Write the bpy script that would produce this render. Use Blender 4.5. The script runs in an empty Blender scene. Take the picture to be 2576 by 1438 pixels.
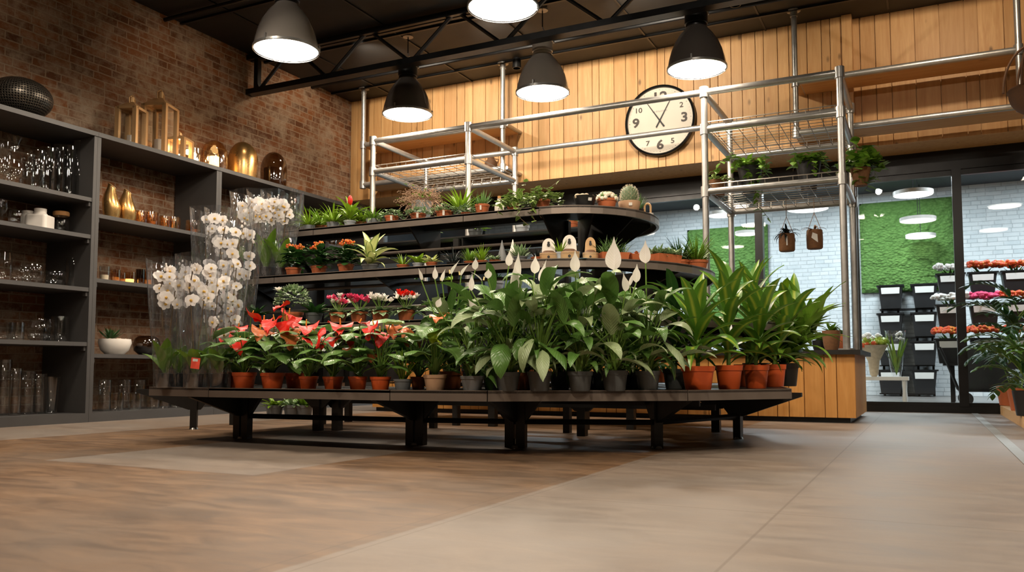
import bpy, math, random
from mathutils import Vector, Matrix
sc = bpy.context.scene
col = sc.collection
PI = math.pi
R = random.Random(7)
# ---------------------------------------------------------------- camera
H = .45; F = 2110.; CY = 789.
TH = math.atan((932-CY)/F); PSI = math.atan(1046/F*math.cos(TH))
fw = Vector((-math.sin(PSI)*math.cos(TH), math.cos(PSI)*math.cos(TH), math.sin(TH)))
rt = Vector((math.cos(PSI), math.sin(PSI), 0))
up = rt.cross(fw)
def ray(px, py): return fw + rt*((px-1288)/F) + up*((CY-py)/F)
def proj(p):
    v = Vector(p) - Vector((0,0,H)); c = v.dot(fw)
    return 1288+F*v.dot(rt)/c, CY-F*v.dot(up)/c, c
def onz(px, py, z=0):
    d = ray(px,py); t = (z-H)/d.z; return Vector((t*d.x, t*d.y, z))
def ony(px, py, y):
    d = ray(px,py); t = y/d.y; return Vector((t*d.x, y, H+t*d.z))
def onx(px, py, x):
    d = ray(px,py); t = x/d.x; return Vector((x, t*d.y, H+t*d.z))
def coly(px, y, z):
    py = 900
    for _ in range(6): p = ony(px,py,y); p.z = z; py = proj(p)[1]
    return p
def colx(px, x, z):
    py = 900
    for _ in range(6): p = onx(px,py,x); p.z = z; py = proj(p)[1]
    return p
def gd(px, d, z):
    py = 900
    for _ in range(6):
        p = Vector((0,0,H)) + ray(px,py)*d; p.z = z; py = proj(p)[1]
    return p
def at(px, py, d): return Vector((0,0,H)) + ray(px,py)*d
def sz(p, n): return n*proj(p)[2]/F
CX, CYY = -2.36, 5.86
def ring(px, rx, ry, z):
    """point above the display stand's oval outline seen in that column"""
    p = coly(px, CYY-ry, z)
    if p.x <= CX: return p
    best = None
    for i in range(0, 200):
        a = i*.009
        q = Vector((CX+rx*math.sin(a), CYY-ry*math.cos(a), z))
        e = abs(proj(q)[0]-px)
        if best is None or e < best[0]: best = (e, q)
    return best[1]
cam = bpy.data.cameras.new('camera'); co = bpy.data.objects.new('camera', cam); col.objects.link(co)
cam.sensor_width = 36; cam.lens = F*36/2576; cam.shift_y = (CY-719)/2576
M = Matrix((rt, up, -fw)).transposed().to_4x4(); M.translation = (0,0,H); co.matrix_world = M
cam.clip_start = .05; cam.clip_end = 200
cam.dof.use_dof = True; cam.dof.focus_distance = 5.0; cam.dof.aperture_fstop = 5.6
sc.camera = co
sc.view_settings.view_transform = 'Standard'; sc.view_settings.look = 'None'; sc.view_settings.gamma = 1
sc.view_settings.exposure = 0
# ---------------------------------------------------------------- mesh builder
class MB:
    def __init__(s): s.v=[]; s.f=[]; s.uv=[]; s.m=[]
    def add(s, vs, fs, uvs=None, m=0):
        o = len(s.v); s.v += [tuple(v) for v in vs]
        for i, f in enumerate(fs):
            s.f.append([o+k for k in f]); s.m.append(m)
            s.uv.append(uvs[i] if uvs else [(0,0)]*len(f))
        return s
    def box(s, x0,x1,y0,y1,z0,z1, m=0, uv=None):
        vs = [(x,y,z) for z in (z0,z1) for y in (y0,y1) for x in (x0,x1)]
        fs = [(0,2,3,1),(4,5,7,6),(0,1,5,4),(2,6,7,3),(0,4,6,2),(1,3,7,5)]
        return s.add(vs, fs, [[uv]*4]*6 if uv else None, m)
    def cube(s, c, sx, sy, sz_, M_=None, m=0):
        vs = [Vector((x*sx/2,y*sy/2,z*sz_/2)) for z in (-1,1) for y in (-1,1) for x in (-1,1)]
        if M_: vs = [M_@v for v in vs]
        vs = [v+Vector(c) for v in vs]
        return s.add(vs, [(0,2,3,1),(4,5,7,6),(0,1,5,4),(2,6,7,3),(0,4,6,2),(1,3,7,5)], None, m)
    def tube(s, pts, r, seg=8, m=0, cap=True):
        pts = [Vector(p) for p in pts]; n = len(pts)
        rs = r if isinstance(r,(list,tuple)) else [r]*n
        vs=[]; fs=[]; uv=[]
        ref = None
        for i,p in enumerate(pts):
            t = (pts[min(i+1,n-1)]-pts[max(i-1,0)])
            if t.length < 1e-9: t = Vector((0,0,1))
            t.normalize()
            if ref is None: ref = Vector((0,0,1)) if abs(t.z)<.9 else Vector((1,0,0))
            a = t.cross(ref)
            if a.length < 1e-4: a = t.cross(Vector((1,0,.3)))
            a.normalize(); b = t.cross(a).normalized(); ref = a.cross(t)
            for k in range(seg):
                w = 2*PI*k/seg; vs.append(p + a*(math.cos(w)*rs[i]) + b*(math.sin(w)*rs[i]))
        for i in range(n-1):
            for k in range(seg):
                k2=(k+1)%seg; fs.append((i*seg+k, i*seg+k2, (i+1)*seg+k2, (i+1)*seg+k))
                uv.append([(k/seg,i/n),((k+1)/seg,i/n),((k+1)/seg,(i+1)/n),(k/seg,(i+1)/n)])
        if cap:
            fs.append(tuple(range(seg))[::-1]); uv.append([(0,0)]*seg)
            fs.append(tuple((n-1)*seg+k for k in range(seg))); uv.append([(0,0)]*seg)
        return s.add(vs, fs, uv, m)
    def lathe(s, prof, seg=20, c=(0,0,0), m=0, sy=1., wob=None):
        vs=[]; fs=[]; uv=[]; n=len(prof)
        for i,(r,z) in enumerate(prof):
            for k in range(seg):
                a=2*PI*k/seg; rr = r*(wob(a,i/(n-1)) if wob else 1)
                vs.append((c[0]+rr*math.cos(a), c[1]+rr*math.sin(a)*sy, c[2]+z))
        for i in range(n-1):
            for k in range(seg):
                k2=(k+1)%seg; fs.append((i*seg+k,i*seg+k2,(i+1)*seg+k2,(i+1)*seg+k))
                uv.append([(k/seg,i/n),((k+1)/seg,i/n),((k+1)/seg,(i+1)/n),(k/seg,(i+1)/n)])
        return s.add(vs,fs,uv,m)
    def prism(s, poly, z0, z1, m=0):
        n=len(poly); vs=[(x,y,z0) for x,y in poly]+[(x,y,z1) for x,y in poly]
        fs=[tuple(range(n))[::-1], tuple(range(n,2*n))]+[(i,(i+1)%n,n+(i+1)%n,n+i) for i in range(n)]
        return s.add(vs,fs,None,m)
    def plate(s, pts, nrm, th, m=0):
        nv=Vector(nrm).normalized()*th/2; n=len(pts)
        vs=[Vector(p)-nv for p in pts]+[Vector(p)+nv for p in pts]
        fs=[tuple(range(n))[::-1], tuple(range(n,2*n))]+[(i,(i+1)%n,n+(i+1)%n,n+i) for i in range(n)]
        return s.add(vs,fs,None,m)
    def ball(s, c, r, seg=8, rings=5, sx=1,sy=1,sz_=1, m=0):
        prof=[(max(1e-4,r*math.sin(PI*i/rings)), -r*math.cos(PI*i/rings)) for i in range(rings+1)]
        o=len(s.v); s.lathe(prof, seg, (0,0,0), m)
        for i in range(o,len(s.v)):
            x,y,z=s.v[i]; s.v[i]=(c[0]+x*sx,c[1]+y*sy,c[2]+z*sz_)
        return s
    def leaf(s, b, az, el, L, W, droop=1., prof='lance', n=7, fold=.25, wave=0, m=0, curl=0, roll=0):
        """curved blade: spine bends down by droop, two half blades folded about the midrib"""
        P = PROF[prof]; p=Vector(b); side=Vector((-math.sin(az),math.cos(az),0)); vs=[]; fs=[]; uv=[]
        ph = b[0]*37+b[1]*19+az*5
        for i in range(n+1):
            t=i/n; e=el-droop*t**1.4
            d=Vector((math.cos(az)*math.cos(e), math.sin(az)*math.cos(e), math.sin(e)))
            if i: p = p+d*(L/n)
            nr = side.cross(d)
            if nr.z<0 and el>=0 and e>-1.3: nr=-nr
            sd = side*math.cos(roll)+nr*math.sin(roll); nn = nr*math.cos(roll)-side*math.sin(roll)
            w=W*.5*P(t)
            wv = wave*W*math.sin(ph+t*11)
            vs += [p+sd*w+nn*(fold*w+wv), p+nn*(fold*w*.25), p, p-sd*w*1 +nn*(fold*w-wv)]
            vs[-3] = p+sd*w*.5+nn*(fold*w*.35)
            vs.append(p-sd*w*.5+nn*(fold*w*.35))
        # order per ring: 0 edge+, 1 mid+, 2 centre, 3 edge-, 4 mid-
        for i in range(n):
            a=i*5; b2=a+5; t0=i/n; t1=(i+1)/n
            for (q,w_,u0,u1) in ((0,1,0,.25),(1,2,.25,.5),(2,4,.5,.75),(4,3,.75,1)):
                fs.append((a+q,a+w_,b2+w_,b2+q)); uv.append([(u0,t0),(u1,t0),(u1,t1),(u0,t1)])
        s.add(vs,fs,uv,m); return p
    def build(s, name, mats, parent=None, loc=None, smooth=40):
        me=bpy.data.meshes.new(name); me.from_pydata(s.v,[],s.f)
        if not isinstance(mats,(list,tuple)): mats=[mats]
        for m in mats: me.materials.append(m)
        me.polygons.foreach_set('material_index', s.m)
        ul=me.uv_layers.new(name='UVMap')
        ul.data.foreach_set('uv', [c for f in s.uv for q in f for c in q])
        if smooth:
            me.polygons.foreach_set('use_smooth',[True]*len(s.f)); me.update()
            me.set_sharp_from_angle(angle=math.radians(smooth))
        me.validate(); me.update()
        o=bpy.data.objects.new(name,me); col.objects.link(o)
        if parent: o.parent=parent
        if loc is not None: o.location=loc
        return o
PROF={
 'lance': lambda t: max(.02,math.sin(PI*min(1,(t*.97+.03))**.75))**.9 if t<1 else .01,
 'ell':   lambda t: max(.02,math.sin(PI*min(1,t*.96+.04)**.85)**.7) if t<1 else .01,
 'strap': lambda t: (.35+.65*min(1,t*4)) * max(.01,(1-t**3.2)),
 'heart': lambda t: (1.0 if t>.08 else .7)*max(.01,(1-t)**.62)*(1+.25*math.sin(PI*min(1,t*1.6))),
 'round': lambda t: max(.05,math.sin(PI*min(1,t*.9+.08))**.5) if t<1 else .05,
 'grass': lambda t: max(.03,1-t**2)*.9,
 'spathe': lambda t: max(.02,(math.sin(PI*min(1,(t/.82))**.72)**.85 if t<.72 else 0),.30*max(0,1-t)/.28 if t>.6 else 0) if t<1 else .01,
}
def empty(name, loc, rz=0):
    o=bpy.data.objects.new(name,None); col.objects.link(o); o.location=loc; o.rotation_euler=(0,0,rz)
    o.empty_display_size=.05; return o
def tag(o, label=None, cat=None, group=None, kind=None):
    if label: o['label']=label
    if cat: o['category']=cat
    if group: o['group']=group
    if kind: o['kind']=kind
    return o
def struct(o): o['kind']='structure'; return o
def copy_tree(o, parent=None):
    c=o.copy(); col.objects.link(c)
    if parent: c.parent=parent
    for ch in list(o.children): copy_tree(ch,c)
    return c
ORD=['leftmost','second from left','third from left','fourth from left','fifth from left','sixth from left','seventh from left','eighth from left','ninth from left','tenth from left']
# ---------------------------------------------------------------- materials
def newmat(name):
    m=bpy.data.materials.new(name); m.use_nodes=True; nt=m.node_tree; nt.nodes.clear(); return m,nt
class NT:
    def __init__(s,nt): s.nt=nt
    def n(s,t,**k):
        x=s.nt.nodes.new(t)
        for a,b in k.items():
            if a.startswith('i_'): x.inputs[a[2:].replace('_',' ')].default_value=b
            else: setattr(x,a,b)
        return x
    def l(s,a,b): s.nt.links.new(a,b)
    def math(s,op,a,b=None,clamp=False):
        x=s.nt.nodes.new('ShaderNodeMath'); x.operation=op; x.use_clamp=clamp
        for i,v in enumerate((a,b)):
            if v is None: continue
            if hasattr(v,'is_output'): s.l(v,x.inputs[i])
            else: x.inputs[i].default_value=v
        return x.outputs[0]
    def mix(s,fac,a,b,mode='MIX'):
        x=s.nt.nodes.new('ShaderNodeMix'); x.data_type='RGBA'; x.blend_type=mode
        for i,v in ((0,fac),(6,a),(7,b)):
            if hasattr(v,'is_output'): s.l(v,x.inputs[i])
            elif i: x.inputs[i].default_value=(*v[:3],1)
            else: x.inputs[i].default_value=v
        return x.outputs[2]
    def noise(s,scale,vec=None,detail=4,rough=.55,dist=0):
        x=s.n('ShaderNodeTexNoise'); x.inputs['Scale'].default_value=scale; x.inputs['Detail'].default_value=detail
        x.inputs['Roughness'].default_value=rough; x.inputs['Distortion'].default_value=dist
        if vec is not None: s.l(vec,x.inputs['Vector'])
        return x.outputs['Fac']
    def ramp(s,fac,stops):
        x=s.n('ShaderNodeValToRGB'); e=x.color_ramp.elements
        while len(e)<len(stops): e.new(.5)
        for i,(p,c) in enumerate(stops):
            e[i].position=p; e[i].color=(*c[:3],1) if len(c)>=3 else (c[0],)*3+(1,)
        s.l(fac,x.inputs[0]); return x.outputs[0]
    def mapping(s,vec,scale=(1,1,1),rot=(0,0,0),loc=(0,0,0)):
        x=s.n('ShaderNodeMapping'); x.inputs['Scale'].default_value=scale; x.inputs['Rotation'].default_value=rot
        x.inputs['Location'].default_value=loc; s.l(vec,x.inputs[0]); return x.outputs[0]
    def bump(s,h,st,d=.01):
        x=s.n('ShaderNodeBump'); x.inputs['Strength'].default_value=st; x.inputs['Distance'].default_value=d
        s.l(h,x.inputs['Height']); return x.outputs[0]
    def out(s,sh): o=s.n('ShaderNodeOutputMaterial'); s.l(sh,o.inputs[0])
    def pbr(s,c,rough=.5,metal=0,spec=.5,nrm=None,coat=0):
        b=s.n('ShaderNodeBsdfPrincipled')
        if hasattr(c,'is_output'): s.l(c,b.inputs['Base Color'])
        else: b.inputs['Base Color'].default_value=(*c,1)
        if hasattr(rough,'is_output'): s.l(rough,b.inputs['Roughness'])
        else: b.inputs['Roughness'].default_value=rough
        b.inputs['Metallic'].default_value=metal; b.inputs['Specular IOR Level'].default_value=spec
        b.inputs['Coat Weight'].default_value=coat
        if nrm is not None: s.l(nrm,b.inputs['Normal'])
        return b.outputs[0]
def lin(*c): return tuple(((x/255+.055)/1.055)**2.4 if x>10 else x/255/12.92 for x in c)
def plain(name,c,rough=.5,metal=0,var=.15,scale=12,bump=0,spec=.5,coat=0):
    m,nt=newmat(name); T=NT(nt); tc=T.n('ShaderNodeTexCoord').outputs['Object']
    f=T.noise(scale,tc)
    cc=T.mix(f,tuple(x*(1-var) for x in c),tuple(min(1,x*(1+var)) for x in c))
    rr=T.math('ADD',T.math('MULTIPLY',f,.15),rough-.075,True)
    nb=T.bump(T.noise(scale*4,tc),bump,.003) if bump else None
    T.out(T.pbr(cc,rr,metal,spec,nb,coat)); return m
def leafm(name,c1,c2,stripe=None,edge=None,rough=.38,veins=.35,trans=.15):
    m,nt=newmat(name); T=NT(nt)
    uv=T.n('ShaderNodeUVMap').outputs[0]; sx=T.n('ShaderNodeSeparateXYZ'); T.l(uv,sx.inputs[0]); u,v=sx.outputs[0],sx.outputs[1]
    tc=T.n('ShaderNodeTexCoord').outputs['Object']; oi=T.n('ShaderNodeObjectInfo').outputs['Random']
    f=T.noise(9,tc); cc=T.mix(f,c1,c2)
    au=T.math('ABSOLUTE',T.math('SUBTRACT',u,.5))
    if stripe:
        g=T.math('SUBTRACT',1,T.math('MULTIPLY',au,5.5),True)
        g=T.math('MULTIPLY',g,T.noise(40,T.mapping(uv,(3,.3,1)))); g=T.math('MULTIPLY',g,1.9,True)
        cc=T.mix(g,cc,stripe)
    if edge:
        g=T.math('MULTIPLY',T.math('SUBTRACT',au,.3,True),6,True); cc=T.mix(g,cc,edge)
    if veins:
        w=T.math('SINE',T.math('MULTIPLY',T.math('SUBTRACT',v,T.math('MULTIPLY',au,.45)),75))
        w=T.math('MULTIPLY',T.math('ADD',w,1),.5)
        mid=T.math('SUBTRACT',1,T.math('MULTIPLY',au,28),True)
        cc=T.mix(T.math('MULTIPLY',T.math('MULTIPLY',w,w),veins*.5),cc,tuple(x*.55 for x in c1))
        cc=T.mix(T.math('MULTIPLY',mid,.45),cc,tuple(min(1,x*1.7+.02) for x in c2))
        nb=T.bump(w,veins*.6,.004)
    else: nb=None
    hs=T.n('ShaderNodeHueSaturation'); T.l(cc,hs.inputs['Color'])
    T.l(T.math('ADD',T.math('MULTIPLY',oi,.3),.85),hs.inputs['Value']); cc=hs.outputs[0]
    p=T.pbr(cc,rough,0,.5,nb); tr=T.n('ShaderNodeBsdfTranslucent'); T.l(cc,tr.inputs[0])
    mx=T.n('ShaderNodeMixShader'); mx.inputs[0].default_value=trans; T.l(p,mx.inputs[1]); T.l(tr.outputs[0],mx.inputs[2])
    T.out(mx.outputs[0]); return m
def glassm(name,tint=(.93,.95,.95),base=.03,edge=.5,rough=.03,bump=0,milk=0):
    m,nt=newmat(name); T=NT(nt)
    lw=T.n('ShaderNodeLayerWeight'); lw.inputs['Blend'].default_value=.35
    tc=T.n('ShaderNodeTexCoord').outputs['Object']
    nb=T.bump(T.noise(14,T.mapping(tc,(1,1,.35)),2),bump,.02) if bump else None
    if nb: T.l(nb,lw.inputs['Normal'])
    fac=T.math('ADD',T.math('MULTIPLY',T.math('POWER',lw.outputs['Facing'],2.5),edge),base,True)
    cc=T.mix(T.math('POWER',lw.outputs['Facing'],3.),tint,tuple(x*.72 for x in tint))
    t=T.n('ShaderNodeBsdfTransparent'); T.l(cc,t.inputs[0])
    g=T.n('ShaderNodeBsdfGlossy'); g.inputs['Roughness'].default_value=rough; g.inputs[0].default_value=(1,1,1,1)
    if nb: T.l(nb,g.inputs['Normal'])
    mx=T.n('ShaderNodeMixShader'); T.l(fac,mx.inputs[0]); T.l(t.outputs[0],mx.inputs[1]); T.l(g.outputs[0],mx.inputs[2]); o_=mx.outputs[0]
    if milk:
        d=T.n('ShaderNodeBsdfDiffuse'); d.inputs[0].default_value=(.9,.93,.96,1); m2=T.n('ShaderNodeMixShader'); T.l(T.math('MULTIPLY',T.math('ADD',lw.outputs['Facing'],.35),milk*2,True),m2.inputs[0]); T.l(o_,m2.inputs[1]); T.l(d.outputs[0],m2.inputs[2]); o_=m2.outputs[0]
    T.out(o_); return m
def emis(name,c,st):
    m,nt=newmat(name); T=NT(nt); e=T.n('ShaderNodeEmission'); e.inputs[0].default_value=(*c,1); e.inputs[1].default_value=st
    T.out(e.outputs[0]); return m
def brickm(name,ax,c1,c2,mort,white,amt,scale=1.,wscale=2.2):
    m,nt=newmat(name); T=NT(nt); tc=T.n('ShaderNodeTexCoord').outputs['Object']
    s=T.n('ShaderNodeSeparateXYZ'); T.l(tc,s.inputs[0]); cb=T.n('ShaderNodeCombineXYZ')
    T.l(s.outputs[ax],cb.inputs[0]); T.l(s.outputs[2],cb.inputs[1]); v=cb.outputs[0]
    # slightly wandering courses
    wv=T.n('ShaderNodeVectorMath',operation='ADD'); T.l(v,wv.inputs[0])
    nn=T.n('ShaderNodeTexNoise'); nn.inputs['Scale'].default_value=5; T.l(v,nn.inputs['Vector'])
    sub=T.n('ShaderNodeVectorMath',operation='MULTIPLY_ADD'); T.l(nn.outputs['Color'],sub.inputs[0]); sub.inputs[1].default_value=(.012,.012,0); sub.inputs[2].default_value=(-.006,-.006,0)
    T.l(sub.outputs[0],wv.inputs[1])
    b=T.n('ShaderNodeTexBrick'); T.l(wv.outputs[0],b.inputs['Vector']); b.offset=.5; b.squash=.62; b.squash_frequency=3
    for k,x in (('Scale',1/scale),('Mortar Size',.008),('Mortar Smooth',.4),('Bias',-.1),('Brick Width',.25),('Row Height',.075)): b.inputs[k].default_value=x
    b.inputs['Color1'].default_value=(*c1,1); b.inputs['Color2'].default_value=(*c2,1); b.inputs['Mortar'].default_value=(*mort,1)
    n1=T.noise(wscale,v,6,.7); n2=T.noise(9,v,5,.75)
    f=T.math('MULTIPLY',T.math('SUBTRACT',T.math('ADD',T.math('MULTIPLY',n1,.5),T.math('MULTIPLY',n2,.5)),.44,True),9*amt,True)
    cc=T.mix(f,b.outputs['Color'],white)
    fine=T.noise(60,v,3); cc=T.mix(T.math('MULTIPLY',fine,.35),cc,tuple(x*.5 for x in c1))
    h=T.math('SUBTRACT',T.math('ADD',T.math('MULTIPLY',fine,.3),T.math('MULTIPLY',n2,.5)),b.outputs['Fac'])
    T.out(T.pbr(cc,.85,0,.25,T.bump(h,.6,.008))); return m
def woodm(name,c1,c2,axis='z',plank=True,knots=True):
    m,nt=newmat(name); T=NT(nt); tc=T.n('ShaderNodeTexCoord').outputs['Object']; uv=T.n('ShaderNodeUVMap').outputs[0]
    sx=T.n('ShaderNodeSeparateXYZ'); T.l(uv,sx.inputs[0]); rnd=sx.outputs[0]
    off=T.n('ShaderNodeVectorMath',operation='MULTIPLY_ADD'); cb=T.n('ShaderNodeCombineXYZ')
    for i in range(3): T.l(rnd,cb.inputs[i])
    T.l(cb.outputs[0],off.inputs[0]); off.inputs[1].default_value=(31,17,53); T.l(tc,off.inputs[2]); v=off.outputs[0]
    st={'z':(14,14,1.1),'x':(1.1,14,14),'y':(14,1.1,14)}[axis]
    g=T.noise(1.6,T.mapping(v,st),6,.6,.6); g2=T.noise(5,T.mapping(v,tuple(x*1.6 for x in st)),4)
    cc=T.mix(T.ramp(g,[(.3,(0,0,0)),(.7,(1,1,1))]),c1,c2)
    cc=T.mix(T.math('MULTIPLY',g2,.3),cc,tuple(x*.55 for x in c1))
    tone=T.n('ShaderNodeTexWhiteNoise'); tone.noise_dimensions='1D'; T.l(rnd,tone.inputs['W'])
    cc=T.mix(T.math('MULTIPLY',tone.outputs[0],.45),cc,tuple(x*.6 for x in c1))
    if knots:
        vo=T.n('ShaderNodeTexVoronoi'); vo.inputs['Scale'].default_value=1
        T.l(T.mapping(v,{'z':(5.5,5.5,2.6),'x':(1.9,4.4,4.4),'y':(4.4,1.9,4.4)}[axis]),vo.inputs['Vector'])
        k=T.ramp(vo.outputs['Distance'],[(.05,(1,1,1)),(.13,(0,0,0))])
        cc=T.mix(T.math('MULTIPLY',k,.8),cc,tuple(x*.2 for x in c1))
    T.out(T.pbr(cc,.5,0,.4,T.bump(g2,.12,.003))); return m
MT={}
MT['brick']=brickm('brown_brick',1,lin(128,80,46),lin(74,44,27),lin(146,124,102),lin(160,142,122),.62)
MT['white_brick']=brickm('white_brick',0,lin(226,230,230),lin(204,212,214),lin(184,190,193),lin(236,238,238),.35)
MT['pine']=woodm('pine_cladding',lin(196,146,90),lin(222,178,122))
MT['pine_board']=woodm('pine_board',lin(204,154,98),lin(222,178,120),'x')
MT['larch']=woodm('counter_cladding',lin(190,130,62),lin(214,158,88))
MT['palewood']=woodm('pale_wood',lin(190,150,105),lin(215,180,135),'y')
MT['dark_steel']=plain('dark_steel',lin(34,32,30),.42,.3,.2,20)
MT['fascia']=plain('brushed_fascia',lin(128,118,110),.36,.55,.15,8)
MT['shelf_grey']=plain('grey_laminate',lin(64,62,61),.5,0,.1,6)
MT['shelf_side']=plain('dark_laminate',lin(52,52,51),.55,0,.1,6)
MT['galv']=plain('galvanised_steel',lin(178,176,172),.33,.75,.22,14,.15)
MT['wire']=plain('wire_metal',lin(150,142,132),.4,.7)
MT['black_ceiling']=plain('black_ceiling',lin(15,14,13),.55,0,.25,3)
MT['black_frame']=plain('black_frame',lin(13,13,14),.35,.2)
MT['orange_pot']=plain('orange_plastic',lin(205,88,38),.42,0,.12,9)
MT['terracotta']=plain('terracotta',lin(178,98,58),.6,0,.18,14)
MT['grey_pot']=plain('grey_plastic',lin(76,80,82),.5,0,.1,9)
MT['mid_pot']=plain('mid_grey_plastic',lin(105,108,110),.45,0,.1,9)
MT['black_pot']=plain('black_plastic',lin(28,28,29),.4,0,.15,9)
MT['beige_pot']=plain('beige_clay',lin(176,142,112),.7,0,.12,12)
MT['pale_pot']=plain('pale_zinc',lin(170,176,182),.5,.2,.12,10)
MT['soil']=plain('soil',lin(52,38,28),.95,0,.5,60,.8)
MT['white']=plain('white_ceramic',lin(222,216,208),.35,0,.05)
MT['paper']=plain('white_paper',lin(225,222,215),.7,0,.04)
MT['gold']=plain('gold_metal',lin(206,164,104),.28,.9,.2,9)
MT['brass']=plain('brushed_brass',lin(205,166,118),.38,.6,.12,12)
MT['cork']=plain('cork_lid',lin(190,138,84),.7,0,.2,30)
MT['glass']=glassm('clear_glass',(.95,.96,.96),.07,.75)
MT['film']=glassm('clear_film',(.94,.95,.97),.10,.8,.07,1.0,.010)
MT['pane']=glassm('window_glass',(.93,.96,.97),.012,.12,.0)
MT['amber']=glassm('amber_glass',(.90,.70,.44),.16,.5,.08,.25)
MT['smoke']=glassm('smoked_glass',(.45,.33,.22),.10,.6,.05)
MT['grey_in_light']=plain('enamel_in_light',lin(146,138,130),.22,0,.06,5,0,.6,.5)  # enamel as it looks lit: light from other lamps put into the grey
MT['grey_in_shade']=plain('enamel_in_shade',lin(84,78,74),.22,0,.06,5,0,.6,.5)  # darker copy of the enamel for shades that catch less light
MT['lamp_black']=plain('black_socket',lin(30,30,30),.35,.4)
MT['lamp_on']=emis('lamp_diffuser',(1,.92,.82),20)
MT['reflection_on']=emis('reflection_glow',(1,.97,.92),5)  # glow standing in for lamp reflections in the glass
MT['wax']=plain('candle_wax',lin(226,206,176),.6,0,.05)
MT['candle']=emis('lit_candle',(1,.72,.38),6)
MT['white_petal']=leafm('white_petal',lin(244,240,236),lin(236,228,220),None,None,.5,0,.25)
MT['spathe']=leafm('white_spathe',lin(244,240,238),lin(232,226,218),None,None,.45,.15,.25)
MT['red']=leafm('red_spathe',lin(226,32,12),lin(200,34,18),None,None,.42,.2,.1)
MT['peach']=leafm('peach_spathe',lin(214,132,80),lin(196,92,48),None,None,.35,.15,.15)
MT['lime']=leafm('lime_spathe',lin(176,188,62),lin(150,172,60),None,None,.35,.2,.2)
MT['orange_flower']=leafm('orange_floret',lin(222,92,34),lin(206,62,22),None,lin(226,160,60),.5,0)
MT['pink']=leafm('pink_petal',lin(212,36,88),lin(226,84,130),None,None,.5,0)
MT['yellow']=plain('yellow_centre',lin(222,176,70),.6)
MT['leaf']=leafm('mid_green_leaf',lin(70,104,36),lin(52,88,30))
MT['lily']=leafm('peace_lily_leaf',lin(92,128,58),lin(66,104,44),None,None,.33,.5)
MT['lily_sheen']=leafm('sheen_lily_leaf',lin(150,164,124),lin(118,138,92),None,None,.4,.6)  # pale copy of the lily leaf, lamp sheen put into its colour
MT['anth']=leafm('anthurium_leaf',lin(76,116,48),lin(112,146,80),None,None,.32,.25)
MT['drac']=leafm('striped_dracaena_leaf',lin(70,112,34),lin(90,134,44),lin(160,172,62),None,.34,0)
MT['dieff']=leafm('cream_variegated_leaf',lin(226,224,170),lin(190,204,120),None,lin(86,120,50),.4,0)
MT['bright']=leafm('bright_green_leaf',lin(128,156,34),lin(98,138,30),None,None,.42,.2)
MT['fern']=leafm('fern_green_leaf',lin(112,148,44),lin(86,126,38),None,None,.5,.2)
MT['dark_leaf']=leafm('dark_green_leaf',lin(34,70,28),lin(46,84,34),None,None,.38,.25)
MT['ivy']=leafm('ivy_leaf',lin(84,116,42),lin(112,140,62),None,lin(172,186,120),.45,0)
MT['varieg']=leafm('silver_green_leaf',lin(112,140,98),lin(84,118,72),None,lin(170,184,146),.5,0)
MT['aloe']=leafm('aloe_leaf',lin(96,128,68),lin(74,110,52),None,None,.45,0)
MT['blackish']=leafm('blackish_leaf',lin(22,34,36),lin(30,40,36),None,None,.35,0)
MT['dry']=plain('dry_twigs',lin(160,130,106),.8,0,.3,30)
MT['stem']=plain('green_stem',lin(98,130,52),.5,0,.15)
MT['spadix']=plain('pale_spadix',lin(214,196,140),.6)
MT['brown_stem']=plain('brown_stem',lin(84,66,40),.7,0,.2)
MT['cactus']=plain('cactus_skin',lin(86,104,72),.6,0,.2,30,.5)
MT['spine']=plain('pale_spines',lin(216,206,186),.7)
MT['pebble']=plain('pebbles',lin(176,158,132),.7,0,.4,25,.4)
MT['wicker']=plain('wicker',lin(96,66,42),.7,0,.35,60,.6)
MT['coco']=plain('coconut_husk',lin(120,82,50),.8,0,.4,50,.6)
MT['moss']=None
def mossm():
    m,nt=newmat('green_moss'); T=NT(nt); tc=T.n('ShaderNodeTexCoord').outputs['Object']
    v=T.n('ShaderNodeTexVoronoi'); v.inputs['Scale'].default_value=16; T.l(T.mapping(tc,(1,1,1.5)),v.inputs['Vector'])
    f=T.noise(30,tc,5,.7); h=T.math('SUBTRACT',T.math('MULTIPLY',f,.6),v.outputs['Distance'])
    cc=T.mix(f,lin(84,128,56),lin(130,166,94)); cc=T.mix(T.math('MULTIPLY',v.outputs['Distance'],.55),cc,lin(52,84,36))
    T.out(T.pbr(cc,.9,0,.2,T.bump(h,.8,.05))); return m
MT['moss']=mossm()
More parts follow.
